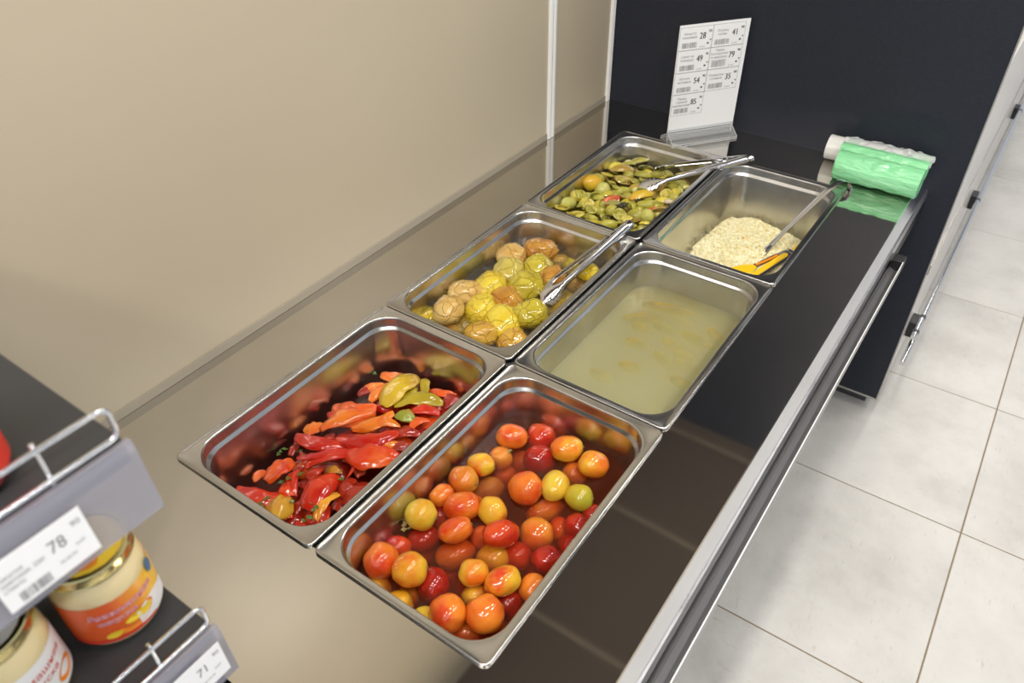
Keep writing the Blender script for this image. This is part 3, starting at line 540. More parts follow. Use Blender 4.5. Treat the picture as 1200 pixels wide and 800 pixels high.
make_liquid('brine', 1, 2, -0.160, M['liq_cabbage'], 'pale yellow brine under the shredded cabbage')

# ================================================================ tomatoes, apples
def blob(name, r, seed, amp, nu=26, nv=16, dim=0.0, facet=0.0):
    vs = []; fs = []
    for j in range(nv + 1):
        th = PI * j / nv
        for i in range(nu):
            ph = 2 * PI * i / nu
            d = Vector((math.cos(th), math.sin(th) * math.cos(ph), math.sin(th) * math.sin(ph)))
            k = 1 + amp * noise.noise(d * 1.4 + Vector((seed * 9.1, 0, 0))) + facet * abs(noise.noise(d * 2.6 + Vector((0, seed * 5.7, 0))))
            k *= 1 - dim * math.exp(-(th / 0.28) ** 2) - dim * 0.5 * math.exp(-((PI - th) / 0.22) ** 2)
            vs.append(d * r * k)
            if j in (0, nv): break
    def id_(j, i):
        if j == 0: return 0
        if j == nv: return len(vs) - 1
        return 1 + (j - 1) * nu + (i % nu)
    for j in range(nv):
        for i in range(nu):
            q = [id_(j, i), id_(j, i + 1), id_(j + 1, i + 1), id_(j + 1, i)]
            q = [a for n_, a in enumerate(q) if a not in q[:n_]]
            fs.append(tuple(q))
    return vs, fs
CN = {'ro': 'red orange', 'r': 'red', 'dr': 'deep red', 'o': 'orange', 'oy': 'orange yellow', 'ry': 'red and yellow', 'yo': 'amber', 'y': 'yellow', 'yg': 'yellow green'}
protos = []
for k in range(4):
    v, f_ = blob('tomato', 0.022, k + 1, 0.10, dim=0.05)
    o = mesh('pickled_tomato', v, f_, TM['r'], smooth=True); protos.append(o)
sv, sf = blob('s', 0.0026, 9, 0.3, 8, 5)
rl = rows([(t_[0], t_[1]) for t_ in TOMATOES], 12)
ST = {0: 'floating', 1: 'half sunk', 2: 'sunken'}
scar_me = None
TL = {18: 'yellow pickled tomato with a dark stem scar against the wall side of the tray', 13: 'yellow green pickled tomato at the aisle side, just below a yellow one',
      40: 'red tomato with a wrinkled yellow blemish near the front rim', 34: 'deep red wrinkled pickled tomato standing upright near the front',
      28: 'red orange pickled tomato in the front corner on the wall side', 4: 'orange pickled tomato in the far corner on the aisle side'}
for i, (x, y, z, a, b, c, st) in enumerate(TOMATOES):
    pr = protos[i % 4]; o = pr if i < 4 else pr.copy()
    if i >= 4: COL.objects.link(o)
    o.material_slots[0].link = 'OBJECT'; o.material_slots[0].material = TM[c]
    o.location = (x, y, z); s = 1 / 0.022
    big, sm = max(a, b), min(a, b)
    s *= 1.10; o.scale = (big * s, sm * s, sm * s)
    ang = math.atan2(0.5735, 0.8191) if a >= b else math.atan2(0.8191, -0.5735)
    o.rotation_euler = (random.uniform(0, 6), random.uniform(-0.3, 0.3), ang + random.uniform(-0.5, 0.5))
    lab = TL.get(i) or '%s pickled tomato, %s, %s from wall side in %s row from far end' % (CN[c], ST[st], rl[i][0], rl[i][1])
    tag(o, lab, 'tomato', 'pickled tomatoes in the front tray')
    if st == 0:
        if scar_me is None:
            e = mesh('stem_scar', [(q.x * 0.35 + 0.0213, q.y, q.z) for q in sv], sf, M['stem'], o, smooth=True); scar_me = e
        else:
            e = scar_me.copy(); COL.objects.link(e); e.parent = o
# herbs floating in the tomato brine
def leaflet(b, c, r_, a, n_=3):
    for k in range(n_):
        t_ = a + k * 2 * PI / n_ + random.uniform(-0.4, 0.4); d = Vector((math.cos(t_), math.sin(t_), random.uniform(-0.1, 0.5)))
        s_ = Vector((-math.sin(t_), math.cos(t_), 0)) * r_ * 0.45; c_ = Vector(c)
        m_ = c_ + d * r_ * 0.6 + Vector((0, 0, r_ * 0.2))
        b.quad(c_, m_ + s_, c_ + d * r_ * 1.2, m_ - s_)
def sprig(pts, mat, label, r_=0.005, name='herb_sprig', cat='herb'):
    b = MB()
    for p_ in pts: leaflet(b, p_, r_, random.uniform(0, 6), 4)
    for p_, q in zip(pts, pts[1:]): b.tube([p_, q], r_ * 0.1, 5)
    o = b.make(name, mat)
    md = o.modifiers.new('thickness', 'SOLIDIFY'); md.thickness = 0.0005
    tag(o, label, cat, 'herb sprigs in the trays'); settle(o)
sprig([(0.372, 0.150, -0.078), (0.366, 0.158, -0.078), (0.360, 0.166, -0.078), (0.378, 0.160, -0.078)], M['dill'], 'dry dill sprig floating beside the yellow tomato with stem scar')
sprig([(0.372, 0.345, -0.078), (0.378, 0.352, -0.078), (0.384, 0.360, -0.078)], M['dill'], 'dry dill sprig by the wall side of the tomato tray, far half')
sprig([(0.395, 0.385, -0.078), (0.405, 0.390, -0.078), (0.415, 0.392, -0.078), (0.40, 0.40, -0.078)], M['dill'], 'dill sprig floating below the farthest tomato on the wall side')

aprot = []
for k in range(4):
    v, f_ = blob('apple', 0.036, k + 21, 0.16, dim=0.10, facet=0.16)
    aprot.append(mesh('soaked_apple', v, f_, AM['pale'], smooth=True))
AN = {'pale': 'pale tan', 'brown': 'brown', 'palegreen': 'pale green', 'green': 'green yellow', 'tan': 'tan', 'yellow': 'bright yellow', 'olive': 'olive'}
ra = rows([(t_[0], t_[1]) for t_ in APPLES], 7)
for i, (x, y, z, a, b, c, st) in enumerate(APPLES):
    pr = aprot[i % 4]; o = pr if i < 4 else pr.copy()
    if i >= 4: COL.objects.link(o)
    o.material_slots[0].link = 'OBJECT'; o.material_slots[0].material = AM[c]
    o.location = (x, y, z - 0.004); s = (a * 0.62 + b * 0.62) / 0.036
    o.scale = (s * 0.86, s * 1.12, s * 1.0)
    o.rotation_euler = (random.uniform(-0.3, 0.3), random.choice((1.57, 1.35, 0.9)), random.uniform(-1.0, 0.4))
    tag(o, '%s wrinkled soaked apple, %s from wall side in %s row from far end' % (AN[c], ra[i][0], ra[i][1]), 'apple', 'soaked apples in the middle tray')

# ================================================================ peppers
def pepper(i, x0, y0, x1, y1, z, w, c, arch, label, twist=0.0, name='pepper_piece', group='roasted pepper pieces in the front tray'):
    A, B_ = Vector((x0, y0, 0)), Vector((x1, y1, 0)); d = B_ - A; L = max(d.length, w * 0.7); mid = (A + B_) / 2; d.normalize(); s = Vector((-d.y, d.x, 0))
    nu, nv = 16, 9; vs = []; sd = i * 3.77; rg = random.Random(i * 11 + 3)
    bend = rg.uniform(-0.22, 0.22); ang = rg.uniform(0.7, 1.35); fold = rg.uniform(0.16, 0.32)
    if arch > 0.7: bend = -0.75
    for a in range(nu + 1):
        u = a / nu; prof = max(0.16, math.sin(PI * (0.06 + 0.90 * u)) ** 0.48) * (1.16 - 0.35 * abs(u - 0.4)) * (1 + 0.30 * noise.noise(Vector((u * 3.1, sd, 1.7))))
        cen = d * (u - 0.5) * L + s * bend * L * math.sin(PI * u) + Vector((0, 0, min(arch, 0.5) * min(L, 0.06) * 0.45 * math.sin(PI * u)))
        tw = twist + rg.uniform(-0.05, 0.05) + 0.5 * (u - 0.5) * math.sin(sd)
        for b in range(nv + 1):
            v = 2 * b / nv - 1; W = w * 0.60 * prof * (1 + 0.22 * (v > 0) * noise.noise(Vector((u * 4.5, sd, 8.0))))
            q = s * (W * math.sin(v * ang) / math.sin(1.0)) + Vector((0, 0, W * (math.cos(v * ang) - 0.5) * 0.85))
            q = q * math.cos(tw) + d.cross(q) * math.sin(tw)
            nn = noise.noise(Vector((u * L * 55 + sd, v * 1.6, sd))); n2 = noise.noise(Vector((u * L * 150, v * 2.5 + sd, 3)))
            vs.append(cen + q + Vector((0, 0, 1)) * (fold * w * 0.55 * nn + 0.07 * w * n2) + s * fold * w * 0.25 * n2)
    fs = [(a * (nv + 1) + b, a * (nv + 1) + b + 1, (a + 1) * (nv + 1) + b + 1, (a + 1) * (nv + 1) + b) for a in range(nu) for b in range(nv)]
    o = mesh(name, vs, fs, PM[c], smooth=True)
    md = o.modifiers.new('thickness', 'SOLIDIFY'); md.thickness = 0.0032; md.offset = 0
    md = o.modifiers.new('smooth', 'SUBSURF'); md.levels = 1; md.render_levels = 1
    o.location = (mid.x, mid.y, z + 0.006); return tag(o, label, 'pepper', group)
PN = {'re': 'red', 'ro': 'red orange', 'or': 'orange', 'dr': 'dark red', 'ye': 'glossy yellow', 'yg': 'yellow green', 'gr': 'green and red', 'br': 'brown yellow', 'oy': 'orange yellow'}
rp = rows([((t_[0] + t_[2]) / 2, (t_[1] + t_[3]) / 2) for t_ in PEPPERS], 12)
for i, (x0, y0, x1, y1, z, w, c, arch) in enumerate(PEPPERS):
    L = math.hypot(x1 - x0, y1 - y0); kind = 'strip' if w < L * 0.55 else 'piece'
    # keep every piece inside the tray walls
    cx, cy = (x0 + x1) / 2, (y0 + y1) / 2; lo, hi = 0.045, 0.283
    dx = max(0, lo - min(x0, x1)) - max(0, max(x0, x1) - hi); x0 += dx; x1 += dx
    pepper(i + 1, x0, y0, x1, y1, z, w, c, arch, '%s roasted pepper %s, %s from wall side in %s row from far end' % (PN[c], kind, rp[i][0], rp[i][1]))
lowp = [(random.uniform(0.085, 0.26), random.uniform(0.08, 0.46)) for _ in range(44)]; rlp = rows(lowp, 11)
for k, (x, y) in enumerate(lowp):
    a = random.uniform(0, PI); h = random.uniform(0.02, 0.032); c = random.choice(['dr', 're', 'dr', 'ro', 're'])
    pepper(100 + k, x - h * math.cos(a), y - h * math.sin(a), x + h * math.cos(a), y + h * math.sin(a), -0.139 + random.uniform(-0.006, 0.006), random.uniform(0.026, 0.040), c, 0.3,
           '%s pepper piece under the others, %s from wall side in %s of eleven rows' % (PN[c], rlp[k][0], rlp[k][1]))
hb = MB()
for q in HERBS:
    for k in range(2):
        leaflet(hb, (q[0] + random.uniform(-0.004, 0.004), q[1] + random.uniform(-0.004, 0.004), q[2] + 0.009 + random.uniform(-0.002, 0.002)), 0.0042, random.uniform(0, 6), 3)
o = hb.make('chopped_parsley', M['herb']); md = o.modifiers.new('thickness', 'SOLIDIFY'); md.thickness = 0.0005
tag(o, 'chopped green parsley scattered over the red peppers', 'parsley', None, 'stuff'); settle(o)

# ================================================================ green tomato salad
R0 = 0.016
def ell(fn, nu=20, nv=12):
    vs = []
    for j in range(nv + 1):
        for i in range(nu): vs.append(fn(j / nv, i / nu))
    fs = [(j * nu + i, j * nu + (i + 1) % nu, (j + 1) * nu + (i + 1) % nu, (j + 1) * nu + i) for j in range(nv) for i in range(nu)]
    return vs, fs
def half_mesh(seed):      # half a fruit, cut face upwards with a seeded hollow
    b = MB(); nu = 22; Ls = []
    for j in range(7):
        th = PI / 2 * j / 6; Ls.append([(R0 * math.sin(th) * math.cos(2 * PI * i / nu), R0 * math.sin(th) * math.sin(2 * PI * i / nu) * 0.9, -R0 * 0.55 * math.cos(th)) for i in range(nu)])
    b.loops(Ls[::-1][:-1], cap1=True); ns = len(b.f)
    T_ = []
    for rr, zz in ((1, 0), (0.86, 0.0012), (0.72, 0.0004), (0.5, -0.0022), (0.24, 0.0006), (0.06, 0.0012)):
        T_.append([(R0 * rr * math.cos(2 * PI * i / nu), R0 * rr * math.sin(2 * PI * i / nu) * 0.9, zz + (0.0016 * math.sin(3 * 2 * PI * i / nu + seed) if 0.3 < rr < 0.8 else 0)) for i in range(nu)])
    b.loops(T_, cap1=True)
    return b.v, b.f, [0] * ns + [1] * (len(b.f) - ns)
def wedge_mesh(seed, span):
    b = MB(); n1, n2 = 14, 8; L_ = []
    for j in range(n1 + 1):
        th = PI * (0.02 + 0.96 * j / n1); row = []
        for i in range(n2 + 1):
            ph = -span / 2 + span * i / n2
            k = 1 + 0.06 * noise.noise(Vector((th * 2, ph * 2, seed)))
            row.append((R0 * 1.1 * math.cos(th) * k, R0 * math.sin(th) * math.sin(ph) * k, R0 * math.sin(th) * math.cos(ph) * k))
        row.append((R0 * 0.9 * math.cos(th), R0 * 0.1 * math.sin(th), R0 * (0.12 + 0.1 * math.sin(th * 3))))
        L_.append(row)
    b.loops(L_, cap0=True, cap1=True)
    mi = []
    for j in range(n1):
        for i in range(n2 + 2): mi.append(0 if i < n2 else 1)
    mi += [0, 0]
    return b.v, b.f, mi
def shape_obj(name, data, c):
    v, f_, mi = data
    o = mesh(name, v, f_, None, mats=[SM[c], SF[c]], midx=mi); auto(o, 50); return o
sprot = {'S': [shape_obj('tomato_half', half_mesh(k), 'ol') for k in range(2)],
         'W': [shape_obj('tomato_wedge', wedge_mesh(k, (1.5, 2.1, 1.1)[k]), 'ol') for k in range(3)], 'R': []}
for k in range(2):
    v, f_ = blob('r', R0, 40 + k, 0.12, 20, 12, dim=0.06)
    sprot['R'].append(shape_obj('green_tomato', (v, f_, [0] * len(f_)), 'ol'))
used = set()
SN = {'yo': 'yellow orange', 'ol': 'olive green', 'pg': 'pale green', 'ye': 'yellowish', 'rd': 'red', 'br': 'brownish'}
KN = {'S': 'cut tomato half', 'W': 'tomato wedge', 'R': 'small whole tomato'}
def salad_piece(i, x, y, z, a, b, k, c, label, tilt=0.5):
    pr = sprot[k][i % len(sprot[k])]
    if pr.name in used: o = pr.copy(); COL.objects.link(o)
    else: o = pr; used.add(pr.name)
    for sl, mt in zip(o.material_slots, (SM[c], SF[c])): sl.link = 'OBJECT'; sl.material = mt
    o.location = (x, y, z); big, sm = max(a, b), min(a, b)
    sm = max(sm, big * 0.55)
    o.scale = (big / R0 * 1.08, sm / R0 * 1.2, sm / R0 * 1.15)
    ang = math.atan2(0.5735, 0.8191) + (0 if a >= b else PI / 2) + random.uniform(-0.45, 0.45)
    if k == 'S': o.rotation_euler = (random.uniform(-tilt, tilt) + 0.3, random.uniform(-tilt, tilt), ang)
    elif k == 'W': o.rotation_euler = (random.choice((-0.9, 0.9, 0.3, 2.2)), random.uniform(-0.2, 0.2), ang)
    else: o.rotation_euler = (random.uniform(0, 6), random.uniform(-0.3, 0.3), ang)
    tag(o, label, 'tomato', 'pieces of green tomato salad in the far tray')
rs = rows([(t_[0], t_[1]) for t_ in SALAD], 12)
SL = {0: 'largest yellow and orange tomato of the salad, near the wall side of tray', 14: 'bright red cut tomato half in the middle of the green salad', 20: 'small dark red tomato half near the front aisle corner of the salad',
      21: 'long yellow orange tomato wedge under the tongs in the salad', 18: 'large olive tomato wedge standing at the front of the salad', 19: 'pale green whole tomato at the front aisle corner of the salad'}
for i, (x, y, a, b, k, c) in enumerate(SALAD):
    x = min(max(x, 0.042), 0.285); y = min(max(y, 1.09), 1.535)
    z = -0.057 + random.uniform(-0.004, 0.005) + (0.010 if i == 0 else 0) - (0.006 if y > 1.36 else 0) + (0.004 if y < 1.25 else 0)
    lab = SL.get(i) or '%s %s, %s from wall side in %s salad row from far end' % (SN[c], KN[k], rs[i][0], rs[i][1])
    salad_piece(i, x, y, z, a, b, k, c, lab)
low = [(random.uniform(0.05, 0.275), random.uniform(1.10, 1.50)) for _ in range(99)]; rlow = rows(low, 9)
for i in range(99):
    k = random.choice('SWWRW'); c = random.choice(['ol', 'ol', 'ye', 'br', 'pg']); a = random.uniform(0.012, 0.019)
    salad_piece(i, low[i][0], low[i][1], -0.074 + random.uniform(-0.008, 0.007), a, a * 0.75, k, c, '%s tomato piece under the salad top, %s from wall side, %s of nine rows' % (SN[c], rlow[i][0], rlow[i][1]))
top = [(random.uniform(0.05, 0.28), random.uniform(1.09, 1.52)) for _ in range(60)]; rtop = rows(top, 6)
for i in range(60):
    k = random.choice('SWWRW'); c = random.choice(['ol', 'ye', 'br', 'pg', 'ol']); a = random.uniform(0.010, 0.016)
    salad_piece(i, top[i][0], top[i][1], -0.062 + random.uniform(-0.004, 0.003), a, a * 0.8, k, c, 'small %s tomato bit of the salad, %s from wall side, %s of six rows' % (SN[c], rtop[i][0], rtop[i][1]))
sprig([(0.175, 1.245, -0.042), (0.182, 1.25, -0.041), (0.188, 1.242, -0.041), (0.170, 1.235, -0.042), (0.18, 1.26, -0.043)], M['dark_leaf'], 'dark wilted leaf beside the red tomato half in the salad', 0.010)
sprig([(0.10, 1.475, -0.05), (0.112, 1.482, -0.048), (0.122, 1.49, -0.046), (0.13, 1.498, -0.04)], M['dark_leaf'], 'dark stalk sticking up at the far end of the salad', 0.006)
v, f_ = blob('g', 0.010, 77, 0.2, 14, 9)
o = mesh('garlic_clove', [(q.x * 1.3, q.y * 0.8, q.z * 0.7) for q in v], f_, M['garlic'], smooth=True); o.location = (0.265, 1.345, -0.048); o.rotation_euler.z = 0.5
tag(o, 'pale garlic clove in the salad near the aisle side rim', 'garlic')

# ================================================================ pickles in the cloudy brine
for i, (A, B_) in enumerate(PICKLES):
    A, B_ = Vector(A), Vector(B_); L = max((B_ - A).length + 0.018, 0.035); d = (B_ - A).normalized() if (B_ - A).length > 0.002 else Vector((0.9, 0.3, 0)); mid = (A + B_) / 2
    if L < 0.06: L = 0.06; tilt = 0.45
    else: tilt = 0.08
    Ls = []; n_ = 14
    for j in range(13):
        u = j / 12; rr = 0.0125 * max(0.12, math.sin(PI * (0.04 + 0.92 * u)) ** 0.5)
        Ls.append([((u - 0.5) * L, rr * (1 + 0.08 * noise.noise(Vector((u * 9, k, i)))) * math.cos(2 * PI * k / n_), rr * math.sin(2 * PI * k / n_)) for k in range(n_)])
    o = MB().loops(Ls, cap0=True, cap1=True).make('pickled_cucumber', M['pickle'], smooth=True)
    o.rotation_euler = (0, tilt, math.atan2(d.y, d.x)); o.location = (mid.x, mid.y, -0.103 - 0.004 * (i % 3) - (0.008 if tilt > 0.2 else 0))
    pos = rows([((Vector(p_[0]) + Vector(p_[1])).x, (Vector(p_[0]) + Vector(p_[1])).y) for p_ in PICKLES], 6)[i]
    tag(o, 'pickled cucumber dim in cloudy brine, %s from wall side in %s row from far' % pos, 'pickle', 'pickled cucumbers in the cloudy brine')

# ================================================================ cabbage
def inside(p_, poly):
    c = False
    for (x1, y1), (x2, y2) in zip(poly, poly[1:] + poly[:1]):
        if (y1 > p_[1]) != (y2 > p_[1]) and p_[0] < (x2 - x1) * (p_[1] - y1) / (y2 - y1) + x1: c = not c
    return c
poly = [(q[0], q[1]) for q in CABBAGE]
def cab_h(x, y):
    dm = 9
    for (x1, y1), (x2, y2) in zip(poly, poly[1:] + poly[:1]):
        ex, ey = x2 - x1, y2 - y1; t_ = max(0, min(1, ((x - x1) * ex + (y - y1) * ey) / (ex * ex + ey * ey))); dm = min(dm, math.hypot(x - x1 - ex * t_, y - y1 - ey * t_))
    if not inside((x, y), poly): dm = -dm
    k = max(0, min(1, (dm + 0.015) / 0.05)); k = k * k * (3 - 2 * k)
    damp = 1 - 0.55 * max(0, min(1, (x - 0.54) / 0.08)) 
    return -0.168 + 0.034 * k * damp + 0.006 * noise.noise(Vector((x * 40, y * 40, 0)))
g = MB(); nx, ny = 34, 56; xa, xb, ya, yb = 0.364, 0.622, 1.085, 1.540
for j in range(ny + 1):
    for i in range(nx + 1):
        x, y = xa + (xb - xa) * i / nx, ya + (yb - ya) * j / ny; g.v.append((x, y, cab_h(x, y) - 0.002))
g.f = [(j * (nx + 1) + i, j * (nx + 1) + i + 1, (j + 1) * (nx + 1) + i + 1, (j + 1) * (nx + 1) + i) for j in range(ny) for i in range(nx)]
def shred(b, x, y, L, w, lift=0.0):
    a = random.uniform(0, 2 * PI); cv = random.uniform(-1.6, 1.6); pts = []; n_ = 6
    for k in range(n_):
        pts.append((x, y, cab_h(x, y) + lift + random.uniform(-0.001, 0.009))); x += math.cos(a) * L / n_; y += math.sin(a) * L / n_; a += cv / n_
    base = len(b.v)
    for k, q in enumerate(pts):
        a0 = Vector(pts[min(k + 1, n_ - 1)]) - Vector(pts[max(k - 1, 0)]); s_ = Vector((-a0.y, a0.x, 0)).normalized() * w / 2
        b.v += [Vector(q) - s_ - Vector((0, 0, w * 0.4)), Vector(q) + Vector((0, 0, w * 0.25)), Vector(q) + s_ - Vector((0, 0, w * 0.4))]
    for k in range(n_ - 1):
        for e in range(2): b.f.append((base + 3 * k + e, base + 3 * k + e + 1, base + 3 * k + e + 4, base + 3 * k + e + 3))
n_s = 0
while n_s < 5200:
    x, y = random.uniform(xa + 0.01, xb - 0.01), random.uniform(ya + 0.01, yb - 0.02)
    if inside((x, y), poly) or random.random() < 0.10: shred(g, x, y, random.uniform(0.018, 0.042), random.uniform(0.0016, 0.0032)); n_s += 1
o = g.make('shredded_cabbage', M['cabbage'], smooth=True); tag(o, 'heap of pale yellow shredded sauerkraut in the far aisle side tray', 'cabbage', None, 'stuff'); settle(o)
cg = MB()
for k in range(15):
    while True:
        x, y = random.uniform(xa, xb), random.uniform(ya, yb)
        if inside((x, y), poly): break
    shred(cg, x, y, random.uniform(0.006, 0.013), 0.0024, 0.003)
o = cg.make('carrot_shreds', M['carrot']); tag(o, 'small orange carrot shreds mixed into the cabbage', 'carrot', None, 'stuff'); settle(o)

# ================================================================ tongs
def arm(b, pts, w0, w1, out, thick=0.0009):
    """half-round channel along pts; 'out' is the direction its back faces"""
    pts = [Vector(q) for q in pts]; out = Vector(out).normalized(); Ls = []; n_ = 9; m_ = len(pts)
    for i, q in enumerate(pts):
        d = (pts[min(i + 1, m_ - 1)] - pts[max(i - 1, 0)]).normalized(); o_ = (out - d * out.dot(d)).normalized(); s_ = d.cross(o_)
        w = w0 + (w1 - w0) * i / (m_ - 1)
        L = [q + s_ * w / 2 * math.sin(t_) + o_ * w / 2 * 0.75 * math.cos(t_) for t_ in [(-1.45 + 2.9 * k / (n_ - 1)) for k in range(n_)]]
        L += [q + s_ * (w / 2 - thick) * math.sin(t_) + o_ * (w / 2 * 0.75 - thick) * math.cos(t_) for t_ in [(1.45 - 2.9 * k / (n_ - 1)) for k in range(n_)]]
        Ls.append(L)
    b.loops(Ls, cap0=True, cap1=True); return b
def claw(b, base, tip, w, out):
    base, tip, out = Vector(base), Vector(tip), Vector(out).normalized(); d = (tip - base); L = d.length; d.normalize(); o_ = (out - d * out.dot(d)).normalized(); s_ = d.cross(o_)
    n_, nv = 36, 6; Ls = []
    for off in (0, -0.0009):
        rows_ = []
        for i in range(n_ + 1):
            u = i / n_; ww = w * (0.42 + 0.75 * math.sin(PI * min(1, u * 0.62 + 0.05))) if u < 0.8 else w * 1.1 * math.sqrt(max(0.02, 1 - ((u - 0.8) / 0.21) ** 2))
            ww *= 1 + 0.24 * abs(math.sin(u * PI * 6.5)) * (u > 0.25)
            rows_.append([base + d * u * L + s_ * ww * v + o_ * (0.006 * (1 - v * v) + off - 0.006 * u * u) for v in [(-1 + 2 * k / nv) for k in range(nv + 1)]])
        Ls.append(rows_)
    full = [a + c[::-1] for a, c in zip(*Ls)]
    b.loops(full, cap0=True, cap1=True); return b
def tongs(name, hinge, a_mid, a_tip, b_mid, b_tip, label):
    r_ = E0(name, label, 'tongs', 'steel tongs lying across the trays')
    H = Vector(hinge)
    for mid, tip, other in ((a_mid, a_tip, b_mid), (b_mid, b_tip, a_mid)):
        mid, tip = Vector(mid), Vector(tip); out = (mid - Vector(other)).normalized() + Vector((0, 0, 0.55))
        side = (mid - Vector(other)).normalized() * 0.0045
        P_ = [H + side] + [(H + side).lerp(mid, t_) for t_ in (0.2, 0.4, 0.6, 0.8)] + [mid]
        arm(MB(), P_, 0.0200, 0.0150, out).make('arm', M['chrome'], r_, ang=40)
        claw(MB(), mid, tip, 0.0145, out + Vector((0, 0, 1.2))).make('scalloped_tip', M['chrome'], r_, ang=50)
    d = ((Vector(a_mid) + Vector(b_mid)) / 2 - H).normalized(); u = Vector((0, 0, 1)); u = (u - d * u.dot(d)).normalized(); w = d.cross(u)
    def ring(p_, ru, rw): return [p_ + u * ru * math.sin(2 * PI * k / 16) + w * rw * math.cos(2 * PI * k / 16) for k in range(16)]
    MB().loops([ring(H - d * 0.016, 0.0078, 0.0118), ring(H - d * 0.014, 0.0088, 0.0128), ring(H + d * 0.006, 0.0088, 0.0128), ring(H + d * 0.007, 0.0078, 0.0118)], cap0=True, cap1=True).make('hinge_cap', M['chrome'], r_, ang=40)
    MB().tube([H - d * 0.004 - w * 0.014, H - d * 0.004 + w * 0.014], 0.0028, 10).make('hinge_pin', M['dark_metal'], r_)
    MB().loops([ring(H + d * 0.052, 0.0105, 0.0165), ring(H + d * 0.0525, 0.0112, 0.0172), ring(H + d * 0.0545, 0.0112, 0.0172), ring(H + d * 0.055, 0.0105, 0.0165), ring(H + d * 0.052, 0.0105, 0.0165)]).make('locking_ring', M['chrome'], r_, ang=40)
    return settle(r_)
tongs('serving_tongs', (0.2830, 1.0640, 0.020), (0.2150, 0.8600, -0.040), (0.2010, 0.8060, -0.056), (0.2480, 0.8460, -0.032), (0.2346, 0.7800, -0.050), 'stainless tongs with scalloped tips resting in the soaked apples')
tongs('serving_tongs', (0.3850, 1.5640, 0.022), (0.2066, 1.4965, -0.020), (0.1480, 1.4950, -0.044), (0.2226, 1.4083, -0.026), (0.1600, 1.3770, -0.046), 'stainless tongs lying open in the green tomato salad')

# serving fork handle in the cabbage
sp = E0('serving_spoon', 'flat steel spoon handle hooked over the rim of the cabbage tray', 'spoon')
def strap(b, pts, ws, th, side):
    Ls = []; pts = [Vector(q) for q in pts]; side = Vector(side).normalized()
    for i, q in enumerate(pts):
        d = (pts[min(i + 1, len(pts) - 1)] - pts[max(i - 1, 0)]).normalized(); s_ = (side - d * side.dot(d)).normalized(); n_ = s_.cross(d).normalized(); n_ = n_ if (i or n_.z > 0) else n_; w = ws[i] / 2
        Ls.append([q - s_ * w, q - s_ * w * 0.8 + n_ * th, q + s_ * w * 0.8 + n_ * th, q + s_ * w, q + s_ * w * 0.8 - n_ * th * 0.3, q - s_ * w * 0.8 - n_ * th * 0.3])
    return b.loops(Ls, cap0=True, cap1=True)
strap(MB(), [(0.660, 1.572, -0.004), (0.661, 1.573, 0.010), (0.656, 1.574, 0.022), (0.645, 1.570, 0.028), (0.634, 1.562, 0.026), (0.612, 1.533, 0.000), (0.590, 1.502, -0.036), (0.560, 1.444, -0.083), (0.541, 1.400, -0.116)],
      [0.015, 0.017, 0.018, 0.018, 0.018, 0.017, 0.0155, 0.0135, 0.014], 0.0018, (0.8, -0.5, 0)).make('handle', M['chrome'], sp, ang=40)
strap(MB(), [(0.541, 1.400, -0.116), (0.537, 1.390, -0.121), (0.531, 1.376, -0.128), (0.524, 1.358, -0.137)], [0.014, 0.018, 0.028, 0.036], 0.0014, (0.8, -0.5, 0)).make('bowl', M['chrome'], sp, ang=40)
settle(sp)
# nylon tongs
nt = E0('nylon_tongs', 'yellow and navy nylon tongs lying at the front corner of the cabbage tray', 'tongs')
ZT = -0.127
strap(MB(), [(0.545, 1.200, ZT), (0.556, 1.262, ZT), (0.571, 1.325, ZT), (0.588, 1.395, ZT), (0.593, 1.415, ZT)], [0.022, 0.022, 0.023, 0.024, 0.020], 0.005, (0.9, -0.25, 0)).make('handle_frame', M['tong_blue'], nt, bevel=0.001)
strap(MB(), [(0.548, 1.208, ZT + 0.0052), (0.556, 1.262, ZT + 0.0052), (0.571, 1.325, ZT + 0.0052), (0.586, 1.385, ZT + 0.0052), (0.588, 1.392, ZT + 0.005)], [0.015, 0.016, 0.017, 0.016, 0.008], 0.003, (0.9, -0.25, 0)).make('yellow_grip', M['tong_yellow'], nt, bevel=0.001)
strap(MB(), [(0.530, 1.290, ZT - 0.004), (0.545, 1.325, ZT - 0.003), (0.562, 1.365, ZT - 0.001), (0.582, 1.410, ZT)], [0.013, 0.014, 0.014, 0.015], 0.003, (0.9, -0.25, 0)).make('steel_arm', M['chrome'], nt)
strap(MB(), [(0.540, 1.305, ZT + 0.0004), (0.553, 1.335, ZT + 0.001), (0.570, 1.375, ZT + 0.003)], [0.007, 0.008, 0.007], 0.0025, (0.9, -0.25, 0)).make('orange_grip', M['tong_orange'], nt)
strap(MB(), [(0.490, 1.228, ZT - 0.010), (0.508, 1.252, ZT - 0.005), (0.524, 1.278, ZT - 0.003), (0.538, 1.302, ZT - 0.002)], [0.034, 0.050, 0.044, 0.018], 0.003, (0.9, -0.4, 0)).make('paddle', M['tong_yellow'], nt, bevel=0.001)
MB().tube([(0.580, 1.420, ZT + 0.006), (0.602, 1.412, ZT + 0.006), (0.604, 1.398, ZT + 0.006), (0.582, 1.406, ZT + 0.006)], 0.0018, 8, closed=True).make('wire_clip', M['chrome'], nt)
strap(MB(), [(0.593, 1.418, ZT + 0.002), (0.597, 1.432, ZT + 0.004), (0.603, 1.446, ZT + 0.006), (0.606, 1.455, ZT + 0.006)], [0.008, 0.011, 0.011, 0.006], 0.004, (0.9, -0.25, 0)).make('hanging_tab', M['tong_yellow'], nt, bevel=0.001)
settle(nt)

